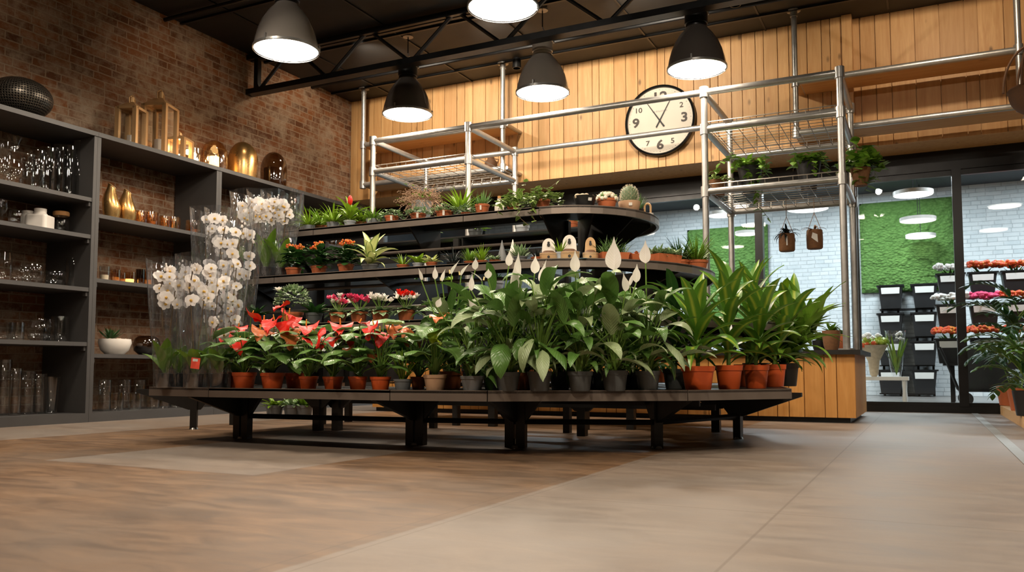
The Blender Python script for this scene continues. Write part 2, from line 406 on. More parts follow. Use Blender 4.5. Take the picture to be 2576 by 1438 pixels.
def floorm():
    m,nt=newmat('stained_concrete_floor'); T=NT(nt); tc=T.n('ShaderNodeTexCoord').outputs['Object']
    s=T.n('ShaderNodeSeparateXYZ'); T.l(tc,s.inputs[0]); x,y=s.outputs[0],s.outputs[1]
    n1=T.noise(1.1,tc,6,.6,.4); n2=T.noise(5,T.mapping(tc,(.55,1.6,1),(0,0,.5)),6,.62,1.2); n3=T.noise(45,tc,4,.6)
    xe=T.math('ADD',x,T.math('MULTIPLY',T.math('SUBTRACT',n2,.5),.02)); ye=T.math('ADD',y,T.math('MULTIPLY',T.math('SUBTRACT',n2,.5),.02))
    def step(a,edge,w=.012): return T.math('ADD',T.math('MULTIPLY',T.math('SUBTRACT',a,edge),1/w),.5,True)
    brown=T.math('SUBTRACT',1,step(xe,-1.33))           # brown stained tongue left of this joint
    def rect(x0,x1,y0,y1):
        a=T.math('MULTIPLY',step(xe,x0),T.math('SUBTRACT',1,step(xe,x1))); b=T.math('MULTIPLY',step(ye,y0),T.math('SUBTRACT',1,step(ye,y1)))
        return T.math('MULTIPLY',a,b)
    g=T.math('ADD',rect(-4.0,-2.62,2.78,5.6),rect(-7.3,-5.4,3.0,12),True)
    brown=T.math('MULTIPLY',brown,T.math('SUBTRACT',1,g))
    blue=T.ramp(n1,[(.42,(0,0,0)),(.68,(1,1,1))])
    cb=T.mix(T.ramp(n2,[(.3,(0,0,0)),(.7,(1,1,1))]),lin(86,64,46),lin(134,104,76))
    cb=T.mix(T.math('MULTIPLY',blue,.45),cb,lin(104,96,88))
    cg=T.mix(T.ramp(n2,[(.3,(0,0,0)),(.7,(1,1,1))]),lin(114,100,89),lin(140,125,111))
    cg=T.mix(T.math('MULTIPLY',blue,.5),cg,lin(128,124,119))
    cc=T.mix(brown,cg,cb)
    cc=T.mix(T.math('MULTIPLY',n3,.12),cc,lin(90,66,46))
    j=None
    for (a,ed) in ((x,-.44),(x,-1.38),(x,-1.30),(x,-2.62),(x,-5.4),(y,.2),(y,2.78),(y,9.9),(y,5.6)):
        k=T.math('LESS_THAN',T.math('ABSOLUTE',T.math('SUBTRACT',a,ed)),.004 if ed not in(-1.38,-1.30,5.6,-2.62) else .0025)
        j=k if j is None else T.math('MAXIMUM',j,k)
    cc=T.mix(T.math('MULTIPLY',j,.42),cc,lin(70,52,38))
    T.out(T.pbr(cc,T.math('ADD',T.math('MULTIPLY',n2,.2),.38),0,.4,T.bump(n3,.08,.003))); return m
MT['floor']=floorm()
MT['next_floor']=plain('grey_floor',lin(120,116,112),.3,0,.15,2)
MT['paint']=plain('dark_paint',lin(80,72,64),.8,0,.1,3)
MT['next_ceiling']=plain('dark_grey_ceiling',lin(50,52,55),.7,0,.15,3)
MT['strip']=plain('expansion_strip',lin(150,146,140),.45,.5,.1,10)
MT['clock_face']=plain('clock_face',lin(206,196,180),.5,0,.03,3)
MT['ink']=plain('clock_ink',lin(62,54,48),.6)
MT['red_tag']=plain('red_label',lin(222,66,36),.6)
MT['blue']=plain('blue_card',lin(120,170,200),.6)
# ==== the room
ZC=4.25; XW=-7.22; YW=9.45; YG=10.15; XS=-6.6
def slab(name,*a,mat,**k): o=MB().box(*a).build(name,mat,smooth=0); return struct(o)
slab('floor',-7.5,5.2,-4.2,10.2,-.1,0,mat=MT['floor'])
slab('ceiling',-7.5,5.2,-4.2,YW+.9,ZC,ZC+.1,mat=MT['black_ceiling'])
slab('wall_left',XW-.15,XW,-4.2,YG+.05,0,ZC,mat=MT['brick'])
slab('wall_right',5.05,5.2,-4.2,10.2,0,ZC,mat=MT['paint'])
slab('wall_front',-7.5,5.2,-4.3,-4.2,0,ZC,mat=MT['paint'])
def planks(name,x0,x1,y,z0,z1,th,mat,ws=(.09,.12,.15,.19),seed=1,yside=-1):
    rr=random.Random(seed); b=MB(); x=x0
    while x<x1-.01:
        w=min(rr.choice(ws),x1-x); j=rr.uniform(0,.004)
        b.box(x+.004,x+w-.004,y,y+th-j if yside>0 else y+th,z0,z1,uv=(rr.random()*9,0))
        b_=len(b.v)
        if yside<0:
            for i in range(b_-8,b_):
                vx,vy,vz=b.v[i]
                if abs(vy-y)<1e-6: b.v[i]=(vx,vy+j,vz)
        x+=w
    return b
b=planks('w',XW,-.72,YW,2.83,ZC,.03,None,seed=3); b.box(XW,-.72,YW+.03,YG+.1,2.84,ZC,uv=(.3,0))
struct(b.build('wall_back',MT['pine'],smooth=0))
b=planks('w',-.70,5.05,YW+.12,2.83,ZC,.03,None,ws=(.12,.15,.19,.23),seed=8); b.box(-.70,5.05,YW+.15,YG+.1,2.84,ZC,uv=(.6,0))
struct(b.build('wall_back',MT['pine'],smooth=0))
struct(MB().box(-.72,-.62,YW-.03,YW+.13,2.83,ZC,uv=(4.2,0)).build('trim_1',MT['pine'],smooth=0))
# shop front: dark header, posts, sill, panes
b=MB(); b.box(XW,5.05,YG-.02,YG+.12,2.62,2.84); struct(b.build('trim_2',MT['black_frame'],smooth=0))
b=MB(); b.box(XW,5.05,YG-.02,YG+.10,0.0,.07); struct(b.build('trim_3',MT['black_frame'],smooth=0))
posts=[XW+.05]+[coly(px,YG,1.5).x for px in (1560,1912,2152,2414)]+[1.9,3.4,5.0]
for i in range(len(posts)-1):
    f=MB().box(posts[i]-.045,posts[i]+.045,YG-.03,YG+.09,.07,2.62)
    f.box(posts[i]+.045,posts[i+1]-.045,YG,YG+.05,2.56,2.62); f.box(posts[i]+.045,posts[i+1]-.045,YG,YG+.05,.07,.11)
    w=struct(f.build('window_%d'%(i+1),MT['black_frame'],smooth=0))
    MB().box(posts[i]+.045,posts[i+1]-.045,YG+.02,YG+.024,.11,2.56).build('pane',MT['pane'],w,smooth=0)
# the room next door
YM=16.8; ZN=3.74
slab('floor',-9,8,10.2,YM+.1,-.1,-.002,mat=MT['next_floor'])
slab('ceiling',-9,8,YG+.12,YM+.1,ZN,ZN+.1,mat=MT['next_ceiling'])
slab('wall_back',-9,8,YM,YM+.15,0,ZN,mat=MT['white_brick'])
slab('wall_left',-9.1,-9,10.2,YM,0,ZN,mat=MT['next_ceiling'])
slab('wall_right',8,8.1,10.2,YM,0,ZN,mat=MT['next_ceiling'])
def mosspanel(px0,px1,z0,z1,label):
    x0=coly(px0,YM,2.5).x; x1=coly(px1,YM,2.5).x
    nx=int((x1-x0)/.045); nz=int((z1-z0)/.045); rr=random.Random(int(px0)); g=MB(); vs=[]
    for i in range(nx+1):
        for k in range(nz+1):
            e=0 if i in(0,nx) or k in(0,nz) else rr.uniform(.02,.075)
            vs.append(((i/nx-.5)*(x1-x0)+ (0 if i in(0,nx) else rr.uniform(-.012,.012)),-e-.02,k/nz*(z1-z0)))
    fs=[(i*(nz+1)+k,(i+1)*(nz+1)+k,(i+1)*(nz+1)+k+1,i*(nz+1)+k+1) for i in range(nx) for k in range(nz)]
    g.add(vs,fs); r=empty('moss_panel',((x0+x1)/2,YM-.035,z0)); tag(r,label,'moss panel','green moss panels on the far brick wall')
    g.build('moss_cushion',MT['moss'],r,smooth=180)
    MB().box((x0-x1)/2,(x1-x0)/2,-.02,.033,0,z1-z0).build('backing_board',MT['black_frame'],r,smooth=0)
mosspanel(2166,2400,1.88,3.55,'wide green moss panel on the white brick wall behind the glass, above the black buckets')
mosspanel(1732,1934,1.1,3.3,'green moss panel seen behind the glass between the grey pipe posts, left one')
# lamp reflections in the glass, built as glowing discs next door
for i,(px,py,w,lab) in enumerate(((2283,437,105,'largest and nearest of the row of lamp reflections built as white discs at right'),(2297,491,93,'second lamp reflection built as a white disc down the receding row'),
      (2309,556,84,'lamp reflection built as a glowing disc before the middle of the moss panel'),(2316,597,70,'farthest and lowest lamp reflection built as a disc in front of the moss panel'),
      (1733,491,88,'lamp reflection built as a white disc, beside the black cactus pots'),(1816,543,70,'lamp reflection built as a white disc behind the left basket post'),
      (1878,590,56,'small lamp reflection built as a disc in front of the left moss panel'),(2032,527,100,'lamp reflection built as a white disc beneath the wire basket'))):
    h=932-py; d=2.35*F/h; p=gd(px,d,2.8); r=empty('reflection_disc',p)
    rr=w*d/F/2
    tag(r,lab,'ceiling lamp','lamp reflections built as discs in the next room')
    MB().lathe([(.001,0),(rr*.97,0),(rr*.97,.012),(.001,.012)],28).build('diffuser',MT['reflection_on'],r)
    MB().lathe([(rr*.975,-.002),(rr,-.002),(rr,.05),(.02,.07),(.001,.07)],28).build('disc_back',MT['white'],r)
    MB().tube([(0,0,.07),(0,0,ZN-2.8)],.006,6).build('cable',MT['lamp_black'],r)
def area(name,loc,size,power,colr,rot=(0,0,0),shape='DISK',spread=180):
    l=bpy.data.lights.new(name,'AREA'); l.shape=shape; l.size=size
    if shape=='RECTANGLE': l.size_y=size*.3
    l.energy=power; l.color=colr; l.spread=math.radians(spread)
    o=bpy.data.objects.new(name,l); col.objects.link(o); o.location=loc; o.rotation_euler=rot; return o
for (x,y) in ((-5.5,12.5),(-2.2,12.5),(1.2,12.5),(4.4,12.5),(-3.8,15.2),(-.6,15.2),(2.8,15.2)):
    area('added_next_room_fill',(x,y,ZN-.03),.9,115,(.86,.95,1))  # added area lights without fittings, brightening the white wall next door
# ================================================================ pendant lamps
def pendant():
    r=empty('pendant_lamp',(0,0,0)); RR=.275
    prof=[(RR,0),(RR*.99,.03),(RR*.95,.09),(RR*.87,.17),(RR*.75,.25),(RR*.58,.325),(RR*.42,.375),(RR*.36,.40)]
    sh=MB().lathe([(RR-.006,0)]+prof,40).build('lamp_shade',MT['grey_in_light'],r)
    MB().lathe([(RR,-.012),(RR+.008,-.008),(RR+.008,.012),(RR,.016)],40).build('rim',MT['galv'],sh)
    MB().lathe([(.001,-.004),(RR*.6,-.012),(RR*.98,0),(RR*.98,.006),(.001,.006)],40).build('diffuser',MT['lamp_on'],r)
    for k in range(3):
        a=k*2.09+.6; MB().cube(((RR+.004)*math.cos(a),(RR+.004)*math.sin(a),.02),.014,.014,.06).build('clip',MT['galv'],r)
    ho=MB().lathe([(RR*.36,.395),(RR*.37,.40),(RR*.37,.42),(.098,.43),(.108,.435),(.108,.53),(.115,.533),(.115,.548),(.108,.55),(.108,.585),(.09,.60),(.001,.60)],28).build('socket_housing',MT['lamp_black'],r)
    for k in range(2):
        a=k*PI+.5; MB().ball((.115*math.cos(a),.115*math.sin(a),.54),.014).build('screw',MT['galv'],ho)
    MB().tube([(.0,0,.6),(0,0,.66),(.02,0,.66),(0,0,.70)],.007,6).build('hook',MT['galv'],r)
    return r
PL=[(720,126,7.25,'pendant lamp with large grey bell shade at upper left, in front of the brick wall'),
    (1265,18,6.63,'pendant lamp cut off by the top of the picture, only its glowing disc showing'),
    (1365,233,8.75,'light grey bell pendant lamp hanging left of the wall clock'),
    (1025,287,9.45,'smallest dark bell pendant lamp hanging in front of the wood wall at left'),
    (1753,173,7.98,'dark bell pendant lamp hanging above and right of the wall clock')]
proto=None
pos=[]
for px,py,d,lab in PL:
    pos.append((at(px,py,d),lab))
for x,y in ((-5.3,3.4),(-3.0,3.4),(-.9,3.4),(1.3,3.4),(1.4,5.9),(-4,.6),(-1.4,.6),(1.3,.6)):  # unseen pendants added only to light the room
    pos.append((Vector((x,y,3.36)),'unseen bell pendant lamp added out of the picture to light the open floor'))
for i,(p,lab) in enumerate(pos):
    if i==0: o=proto=pendant()
    else: o=copy_tree(proto)
    o.location=p; tag(o,lab,'pendant lamp','bell pendant lamps')
    c=MB().tube([(0,0,.70),(0,0,ZC-p.z-.03)],.006,6)
    c.build('cable',MT['lamp_black'],o)
    if i<5: MB().lathe([(.001,0),(.06,0),(.05,.03),(.001,.03)],16,(0,0,ZC-p.z-.031)).build('ceiling_rose',MT['grey_in_light'],o)
    area('pendant_glow',(p.x,p.y,p.z-.03),.5,(60 if i<5 else 34),(1,.83,.64))
for o in list(bpy.data.objects):
    if o.name.startswith('socket_housing') and o.parent and (o.parent.location-pos[2][0]).length<.01: o.data=o.data.copy(); o.data.materials[0]=MT['grey_in_light']  # lit tone for this housing, shaded tone for two lamp shades below
    if o.name.startswith('lamp_shade') and o.parent and any((o.parent.location-pos[k][0]).length<.01 for k in (3,4)): o.data=o.data.copy(); o.data.materials[0]=MT['grey_in_shade']
# added fill spots without fittings, brightening cladding, brick, lamps and display
def spot(name,loc,target,power,size=1.1,colr=(1,.8,.58)):
    l=bpy.data.lights.new(name,'SPOT'); l.energy=power; l.spot_size=size; l.spot_blend=.7; l.shadow_soft_size=.06; l.color=colr
    o=bpy.data.objects.new(name,l); col.objects.link(o); o.location=loc
    o.rotation_euler=(Vector(target)-Vector(loc)).to_track_quat('-Z','Y').to_euler(); return o
for x in (-5.8,-4.2,-2.6):
    spot('added_wall_fill',(x,7.6,4.15),(x,9.45,3.5),170,1.75,(1,.87,.70))
spot('added_brick_fill',(-5.7,8.2,4.15),(-7.22,8.4,3.2),70,1.6)  # added to brighten the brick near the corner
spot('added_brick_fill',(-5.7,6.2,4.15),(-7.22,6.4,3.0),26,1.6)
spot('added_brick_fill',(-5.7,4.0,4.15),(-7.22,4.0,2.8),12,1.6)
spot('added_wall_fill',(.3,7.6,4.15),(.3,9.45,3.6),95,1.7)
spot('added_display_fill',(-4.2,.2,4.1),(-3.7,4.5,.95),290,.62)  # added to brighten the plants from the viewer's side
spot('added_display_fill',(-1.9,-.2,4.1),(-2.4,4.5,.95),330,.62)
spot('added_display_fill',(.6,.4,4.1),(-1.0,5.0,.95),370,.62)
spot('added_front_fill',(-4.6,1.6,4.15),(-4.2,9.4,3.35),260,.72,(1,.88,.74))  # added to brighten lamp fronts, pipes and cladding
spot('added_front_fill',(-.8,1.6,4.15),(-1.6,9.4,3.35),260,.72,(1,.88,.74))
spot('added_display_fill',(-1.6,4.2,4.1),(-2.2,5.6,1.6),110,1.2)
def canlight(px,py,lab,dx=0):
    p=onz(px,py,ZC-.12); r=empty('ceiling_spotlight',p); tag(r,lab,'spotlight','small black ceiling fittings')
    MB().lathe([(.001,.12),(.05,.12),(.055,.0),(.045,0),(.045,.05),(.001,.06)],16).build('can',MT['lamp_black'],r)
    MB().lathe([(.001,.045),(.044,.045)],16).build('lens',MT['grey_in_light'],r)
canlight(1850,14,'small black can spotlight on the ceiling right of the dark pendant lamp')
canlight(1300,172,'small black ceiling can just beside the light grey pendant lamp')
# ================================================================ truss and ceiling services
YT=7.46; r=empty('roof_truss',(XW,YT,3.78)); tag(r,'black steel roof truss crossing under the ceiling behind the pendant lamps','truss')
L=12.2; TZ=ZC-3.78
for z,nm in ((0,'bottom_chord'),(TZ-.05,'top_chord')):
    b=MB()
    for s_ in (-1,1): b.box(.0,L,s_*.035-.022,s_*.035+.022,z-.03,z+.03)
    if z==0: b.box(0,L,-.06,.06,z-.035,z-.028)
    b.build(nm,MT['black_frame'],r,smooth=0)
MB().box(.1,.16,-.03,.03,0,TZ).build('end_post',MT['black_frame'],r,smooth=0)
xs=[.14]+[1.19+1.12*k for k in range(10)]
for i,x in enumerate(xs[:-1]):
    m_=(x+xs[i+1])/2
    for a,c in (((x+.03,0,.02),(m_-.03,0,TZ-.04)),((m_+.03,0,TZ-.04),(xs[i+1]-.03,0,.02))):
        MB().tube([a,c],.022,6).build('web_brace',MT['black_frame'],r)
YT2=2.6
r2=copy_tree(r); r2.location=(XW,YT2,3.78); tag(r2,'black steel roof truss over the near floor above the picture','truss')
for y in (8.6,6.2):
    b=MB().tube([(XW,y,ZC-.05),(5,y,ZC-.05)],.022,8); tag(b.build('ceiling_conduit',MT['black_frame']),'thin black conduit under the ceiling %s the roof truss'%('behind' if y>8 else 'in front of'),'conduit')
b=MB()
for k in range(11): b.box(XW,5,-4+k*1.3,-3.97+k*1.3,ZC-.025,ZC+.001)
for k in range(10): b.box(XW+.7+k*1.25,XW+.72+k*1.25,-4.2,YW,ZC-.012,ZC+.001)
struct(b.build('trim_4',MT['black_frame'],smooth=0))
# ================================================================ wall clock
p=ony(1660,303,YW-.04); rc=.415; r=empty('wall_clock',p); tag(r,'large round wall clock with cream dial and black rim on the wood wall','clock')
def lathe_y(b): # turn z axis to -y
    for i,(x,y,z) in enumerate(b.v): b.v[i]=(x,-z,y)
    return b
lathe_y(MB().lathe([(.001,-.035),(rc-.02,-.035),(rc-.002,-.03),(rc+.008,0),(rc+.004,.022),(rc-.012,.03),(rc-.022,.022),(rc-.024,.0)],64)).build('rim',MT['black_frame'],r)
lathe_y(MB().lathe([(.001,0),(rc-.02,0)],64)).build('dial',MT['clock_face'],r)
def text(s,size,loc,parent,mat,name,bold=0,rot=(PI/2,0,0),depth=.001,sx=1):
    c=bpy.data.curves.new('t','FONT'); c.body=s; c.size=size; c.extrude=depth; c.offset=bold; c.align_x='CENTER'; c.align_y='CENTER'; c.resolution_u=3
    o=bpy.data.objects.new('t',c); col.objects.link(o); bpy.context.view_layer.update()
    dg=bpy.context.evaluated_depsgraph_get(); me=bpy.data.meshes.new_from_object(o.evaluated_get(dg)); bpy.data.objects.remove(o); bpy.data.curves.remove(c)
    for v in me.vertices: v.co.x*=sx
    me.materials.clear(); me.materials.append(mat); me.name=name
    n=bpy.data.objects.new(name,me); col.objects.link(n); n.parent=parent; n.location=loc; n.rotation_euler=rot; return n
for k in range(1,13):
    a=PI/2-k*PI/6; big=k%3==0; q=rc*(.70 if big else .72)
    if k in(12,): q=rc*.66
    if k in (11,1): continue
    text(str(k),.17 if k==12 else .15 if big else .085,(q*math.cos(a),-.003,q*math.sin(a)),r,MT['ink'],'numeral',.004 if big else .001,sx=1.15)
for k in range(60):
    pass
b=MB()
for k in range(60):
    a=k*PI/30; q=rc*.885; s_=.004 if k%5 else .007
    b.cube((q*math.cos(a),-.003,q*math.sin(a)),s_,.002,s_)
b.build('minute_track',MT['ink'],r,smooth=0)
b=MB()
for k in range(9): b.box(-.085+k*.02,-.074+k*.02,-.004,-.002,rc*.27-.009*(1-.3*(k%2)),rc*.27+.009*(1-.4*(k%3==1)))
b.build('dial_lettering',MT['strip'],r,smooth=0)
for ang,l1,w in ((61,.30,.008),(124,.27,.010)):
    a=math.radians(ang); d=Vector((math.cos(a),0,math.sin(a))); n=Vector((-math.sin(a),0,math.cos(a)))
    MB().plate([-d*.09+n*w-Vector((0,.008,0)),d*l1+n*.003-Vector((0,.008,0)),d*l1-n*.003-Vector((0,.008,0)),-d*.09-n*w-Vector((0,.008,0))],(0,1,0),.003).build('hand',MT['black_frame'],r,smooth=0)
lathe_y(MB().lathe([(.001,.014),(.012,.014),(.012,0)],16)).build('hand_cap',MT['black_frame'],r)
# ================================================================ hung plank shelves on the wood wall
YF=9.05
def hung(x0,x1,label,posts_x,endbar=None):
    r=empty('hanging_wall_shelf',(x0,YF,2.93)); tag(r,label,'shelf','ceiling-hung plank shelves on pipes')
    for z,nm in ((0,'plank'),(.54,'plank')):
        o=MB().box(-.02,x1-x0+.02,.03,YW-YF+.0,z-.02,z+.025,uv=(z+.37,0)).build(nm,MT['pine_board'],r,smooth=0)
        MB().tube([(-.0,0,z),(x1-x0,0,z)],.033,12).build('rail',MT['galv'],r)
    for x in posts_x:
        o=MB().tube([(x-x0,0,-.03),(x-x0,0,ZC-2.93-.02)],.03,12).build('hanger_post',MT['galv'],r)
        MB().lathe([(.001,0),(.07,0),(.07,-.012),(.038,-.014),(.038,-.07),(.001,-.07)],16,(x-x0,0,ZC-2.93-.005)).build('ceiling_flange',MT['galv'],o)
        for z in (0,.54):
            MB().tube([(x-x0,0,z-.05),(x-x0,0,z+.05)],.042,12).build('pipe_joint',MT['galv'],r)
            MB().tube([(x-x0+.05,0,z+.0),(x-x0+.05,YW-YF,z)],.022,8).build('wall_arm',MT['galv'],r)
    return r
xl=coly(914,YF,3.5).x; xr=coly(1265,YF,3.5).x
hung(xl,xr,'pine plank shelf pair on galvanised pipes hung at left, near the brick corner',[xl,xr])
xl=coly(2001,YF,3.4).x; xr=coly(2562,YF,3.5).x
hung(xl,xr+.03,'pine plank shelf pair on galvanised pipes hung at right above the glass front',[xl,xr])
# ================================================================ clad counter
zt=.63; x0,x1,y0,y1=-5.6,-.56,7.78,9.15
r=empty('service_counter',(x1,y0,0)); tag(r,'low counter clad in upright honey-coloured boards with a dark top, behind the plant stand','counter')
b=planks('c',x0-x1,0,0,.045,zt-.04,.03,None,ws=(.1,.13,.17,.2),seed=5); b.box(x0-x1+.02,-.02,.03,y1-y0,.045,zt-.04,uv=(.2,0))
rr=random.Random(4); y=0
while y<y1-y0-.02:
    w=min(rr.choice((.1,.14,.18)),y1-y0-y); b.box(-.02,.0,y+.003,y+w-.003,.045,zt-.04,uv=(rr.random()*9,0)); y+=w
b.build('cladding',MT['larch'],r,smooth=0)
MB().box(x0-x1-.04,.05,-.05,y1-y0+.05,zt-.04,zt).build('counter_top',MT['dark_steel'],r,smooth=0)
MB().box(x0-x1+.03,-.05,.04,y1-y0-.04,0,.046).build('plinth',MT['black_frame'],r,smooth=0)
# ================================================================ pipe frame standing on the counter
fx=[coly(px,7.85,2.8).x for px in (938,1178,1772,2114)]; FY=7.85; BY=9.0-.0; Z1,Z2,Z3=3.1,2.74,2.14
r=empty('pipe_frame',(fx[0],FY,zt)); tag(r,'galvanised pipe frame with wire baskets standing on the wooden counter','pipe rack')
def L_(x,y,z): return (x-fx[0],y-FY,z-zt)
PR=.031
def pipe(a,b_,nm,rad=PR): return MB().tube([L_(*a),L_(*b_)],rad,14).build(nm,MT['galv'],r)
def joint(x,y,z): MB().tube([L_(x,y,z-.05),L_(x,y,z+.05)],PR+.012,14).build('pipe_joint',MT['galv'],r)
for x in fx:
    for y in (FY,BY):
        pp=pipe((x,y,zt),(x,y,Z1+.02),'post')
        MB().lathe([(.001,.014),(.07,.014),(.07,0)],18,L_(x,y,zt)).build('base_flange',MT['galv'],pp)
        joint(x,y,Z1); joint(x,y,Z2)
        if x>-3: joint(x,y,Z3)
pipe((fx[0],FY,Z1),(fx[3],FY,Z1),'rail'); pipe((fx[0],BY,Z1),(fx[3],BY,Z1),'rail')
for x in fx: pipe((x,FY,Z1),(x,BY,Z1),'cross_rail')
for a,c,z in ((fx[0],fx[1],Z2),(fx[2],fx[3],Z2),(fx[2],fx[3],Z3)):
    for y in (FY,BY): pipe((a,y,z),(c,y,z),'rail')
    for x in (a,c): pipe((x,FY,z),(x,BY,z),'cross_rail')
    b=MB(); n=9
    for i in range(n+1):
        x=a+.05+(c-a-.1)*i/n; b.tube([L_(x,FY+.02,z+.075),L_(x,FY+.04,z+.0),L_(x,BY-.04,z+.0),L_(x,BY-.02,z+.075)],.0035,5)
    for i in range(11):
        y=FY+.05+(BY-FY-.1)*i/10; b.tube([L_(a+.02,y,z+.004),L_(c-.02,y,z+.004)],.0035,5)
    for y in (FY+.02,BY-.02): b.tube([L_(a,y,z+.075),L_(c,y,z+.075)],.005,5)
    for x in (a+.02,c-.02): b.tube([L_(x,FY,z+.075),L_(x,BY,z+.075)],.005,5)
    b.build('wire_basket',MT['wire'],r)
# ================================================================ grey shelving along the brick wall
XB=XW+.02; YS=[2.2,3.55,4.98,6.42,7.72,9.42]
def unit(i,y0,y1,shelves,label,ztop=2.58):
    r=empty('shelving_unit',(XS,y0,0)); tag(r,label,'shelving','grey shelving along the brick wall'); D=XB-XS
    w=.035
    MB().box(D,0,0,w,0,ztop-.04).build('upright',MT['shelf_grey'],r,smooth=0)
    MB().box(D,0,y1-y0-w,y1-y0-.002,0,ztop-.04).build('upright',MT['shelf_grey'],r,smooth=0)
    MB().box(D,.01,0,y1-y0-.002,ztop-.04,ztop).build('top_board',MT['shelf_grey'],r,smooth=0)
    for z in shelves:
        s_=MB().box(D+.01,-.005,w,y1-y0-w,z-.035,z).build('shelf',MT['shelf_grey'],r,smooth=0)
        for yy in (w,y1-y0-w-.02): MB().box(-.06,-.02,yy,yy+.02,z-.075,z-.036).build('bracket',MT['shelf_grey'],s_,smooth=0)
    MB().box(D,0,w,y1-y0-w,0,.08).build('plinth',MT['shelf_grey'],r,smooth=0)
unit(0,YS[0],YS[1],[1.98,1.65,1.18,.70],'grey shelving unit just outside the left picture edge')
unit(1,YS[1],YS[2],[1.98,1.65,1.18,.70],'grey shelving unit at the left edge crowded with clear glass vases')
unit(2,YS[2],YS[3],[1.85,1.27,.60],'grey shelving unit holding gold vases and amber tumblers, second bay from left')
unit(3,YS[3],YS[4],[2.02,1.45,.80],'grey shelving unit behind the tall wrapped orchids, third bay from left')
unit(4,YS[4],YS[5],[2.02,1.45,.80],'farthest grey shelving unit in the corner by the wood wall')
# ================================================================ the stepped plant stand
def oval(rx,ry,n=14,xl=-4.67):
    pts=[(xl,CYY-ry)]
    for i in range(n+1):
        a=PI*i/n; pts.append((CX+rx*math.sin(a),CYY-ry*math.cos(a)))
    pts.append((xl,CYY+ry)); return pts
S=empty('plant_display_stand',(CX,CYY,0)); tag(S,'long dark steel stepped stand with rounded end carrying all the potted plants','display stand')
def SL(x,y,z): return (x-CX,y-CYY,z)
def strip(pts_out,wid,z,name,th=.045,lip=.05,skip=0,top='dark_steel'):
    # ring segment shelf: between the outer outline and an inset copy
    n=len(pts_out); P_=[Vector((x,y)) for x,y in pts_out]; inn=[]
    for i in range(n):
        a=P_[max(i-1,0)]; c=P_[min(i+1,n-1)]; t=(c-a).normalized(); nr=Vector((-t.y,t.x)); inn.append(P_[i]+nr*wid)
    return P_,inn
def segshelf(pa,pb,ia,ib,z,lip=.052):
    b=MB(); g=(Vector(pb)-Vector(pa)).normalized()*.003
    a=Vector(pa)+g; c=Vector(pb)-g; ia=Vector(ia)+g; ib=Vector(ib)-g
    b.prism([tuple(Vector(q)-Vector((CX,CYY))) for q in (a,c,ib,ia)],z-.012,z,0)
    n=Vector((-(c-a).y,(c-a).x)).normalized()*.018
    b.prism([tuple(Vector(q)-Vector((CX,CYY))) for q in (a,c,c+n,a+n)],z-lip,z+.004,1)
    # stiffening rib below
    m1=a.lerp(ia,.5); m2=c.lerp(ib,.5)
    b.prism([tuple(Vector(q)-Vector((CX,CYY))) for q in (m1,m2,m2+n,m1+n)],z-.045,z-.012,0)
    return b.build('shelf_section',[MT['dark_steel'],MT['fascia']],S,smooth=0)
ZT0=.345
out0=[(-4.42,4.35),(-4.42,3.98),(-4.25,3.74),(-3.85,3.7),(-2.55,3.7),(-2.02,3.80),(-1.13,4.36),(-.68,4.98),(-.60,5.86),(-.72,6.75),(-1.3,7.3),(-2.4,7.55),(-4.42,7.5)]
def ringshelf(out,inset,z):
    c=Vector((CX,CYY)); inn=[]
    for x,y in out:
        if x<=CX: inn.append((x,y+inset if y<CYY else y-inset))
        else:
            v=Vector((x,y))-c; inn.append(tuple(c+v*(1-inset/v.length)))
    for i in range(len(out)-1): segshelf(out[i],out[i+1],inn[i],inn[i+1],z)
o0=[(-4.45,3.78),(-3.85,3.70),(-2.55,3.70),(-2.02,3.80),(-1.13,4.36),(-.69,4.95),(-.86,5.75),(-1.15,6.5),(-1.6,7.1),(-2.4,7.4),(-4.45,7.4)]
ringshelf(o0,.95,ZT0)
T1=dict(rx=1.5,ry=1.5,z=.76,w=.42); T2=dict(rx=1.02,ry=1.10,z=1.15,w=.45); T3=dict(rx=.62,ry=.67,z=1.57,w=.5)
def tier(t,n,xl=-4.67,seam=-3.0):
    o=oval(t['rx'],t['ry'],n,xl); o.insert(1,(xl+.35,o[0][1])); o.insert(2,(seam,o[0][1])); ringshelf_(o,t)
def ringshelf_(o,t):
    c=Vector((CX,CYY)); w=t['w']; P_=[Vector(q) for q in o]; inn=[]
    for q in P_:
        if q.x<=CX+1e-6: inn.append(Vector((q.x,q.y+w if q.y<CYY else q.y-w)))
        else: v=q-c; inn.append(c+v*max(.02,(1-w/v.length)))
    z=t['z']
    # straight front sections, curved end, straight back
    segshelf(P_[0],P_[1],inn[0],inn[1],z); segshelf(P_[1],P_[2],inn[1],inn[2],z); segshelf(P_[2],P_[3],inn[2],inn[3],z)
    n=len(P_); b=MB()
    for i in range(3,n-2):
        q=[P_[i]-c,P_[i+1]-c,inn[i+1]-c,inn[i]-c]; b.prism([tuple(k) for k in q],z-.012,z,0)
        a,d=P_[i],P_[i+1]; m1=(d-a); nn=Vector((-m1.y,m1.x)).normalized()*.02
        b.prism([tuple(a-c),tuple(d-c),tuple(d-c+nn),tuple(a-c+nn)],z-.052,z+.004,1)
    b.build('curved_shelf',[MT['dark_steel'],MT['fascia']],S,smooth=0)
    segshelf(P_[n-2],P_[n-1],inn[n-2],inn[n-1],z)
tier(T1,16); tier(T2,20); tier(T3,22,seam=coly(1165,CYY-.67,1.57).x)
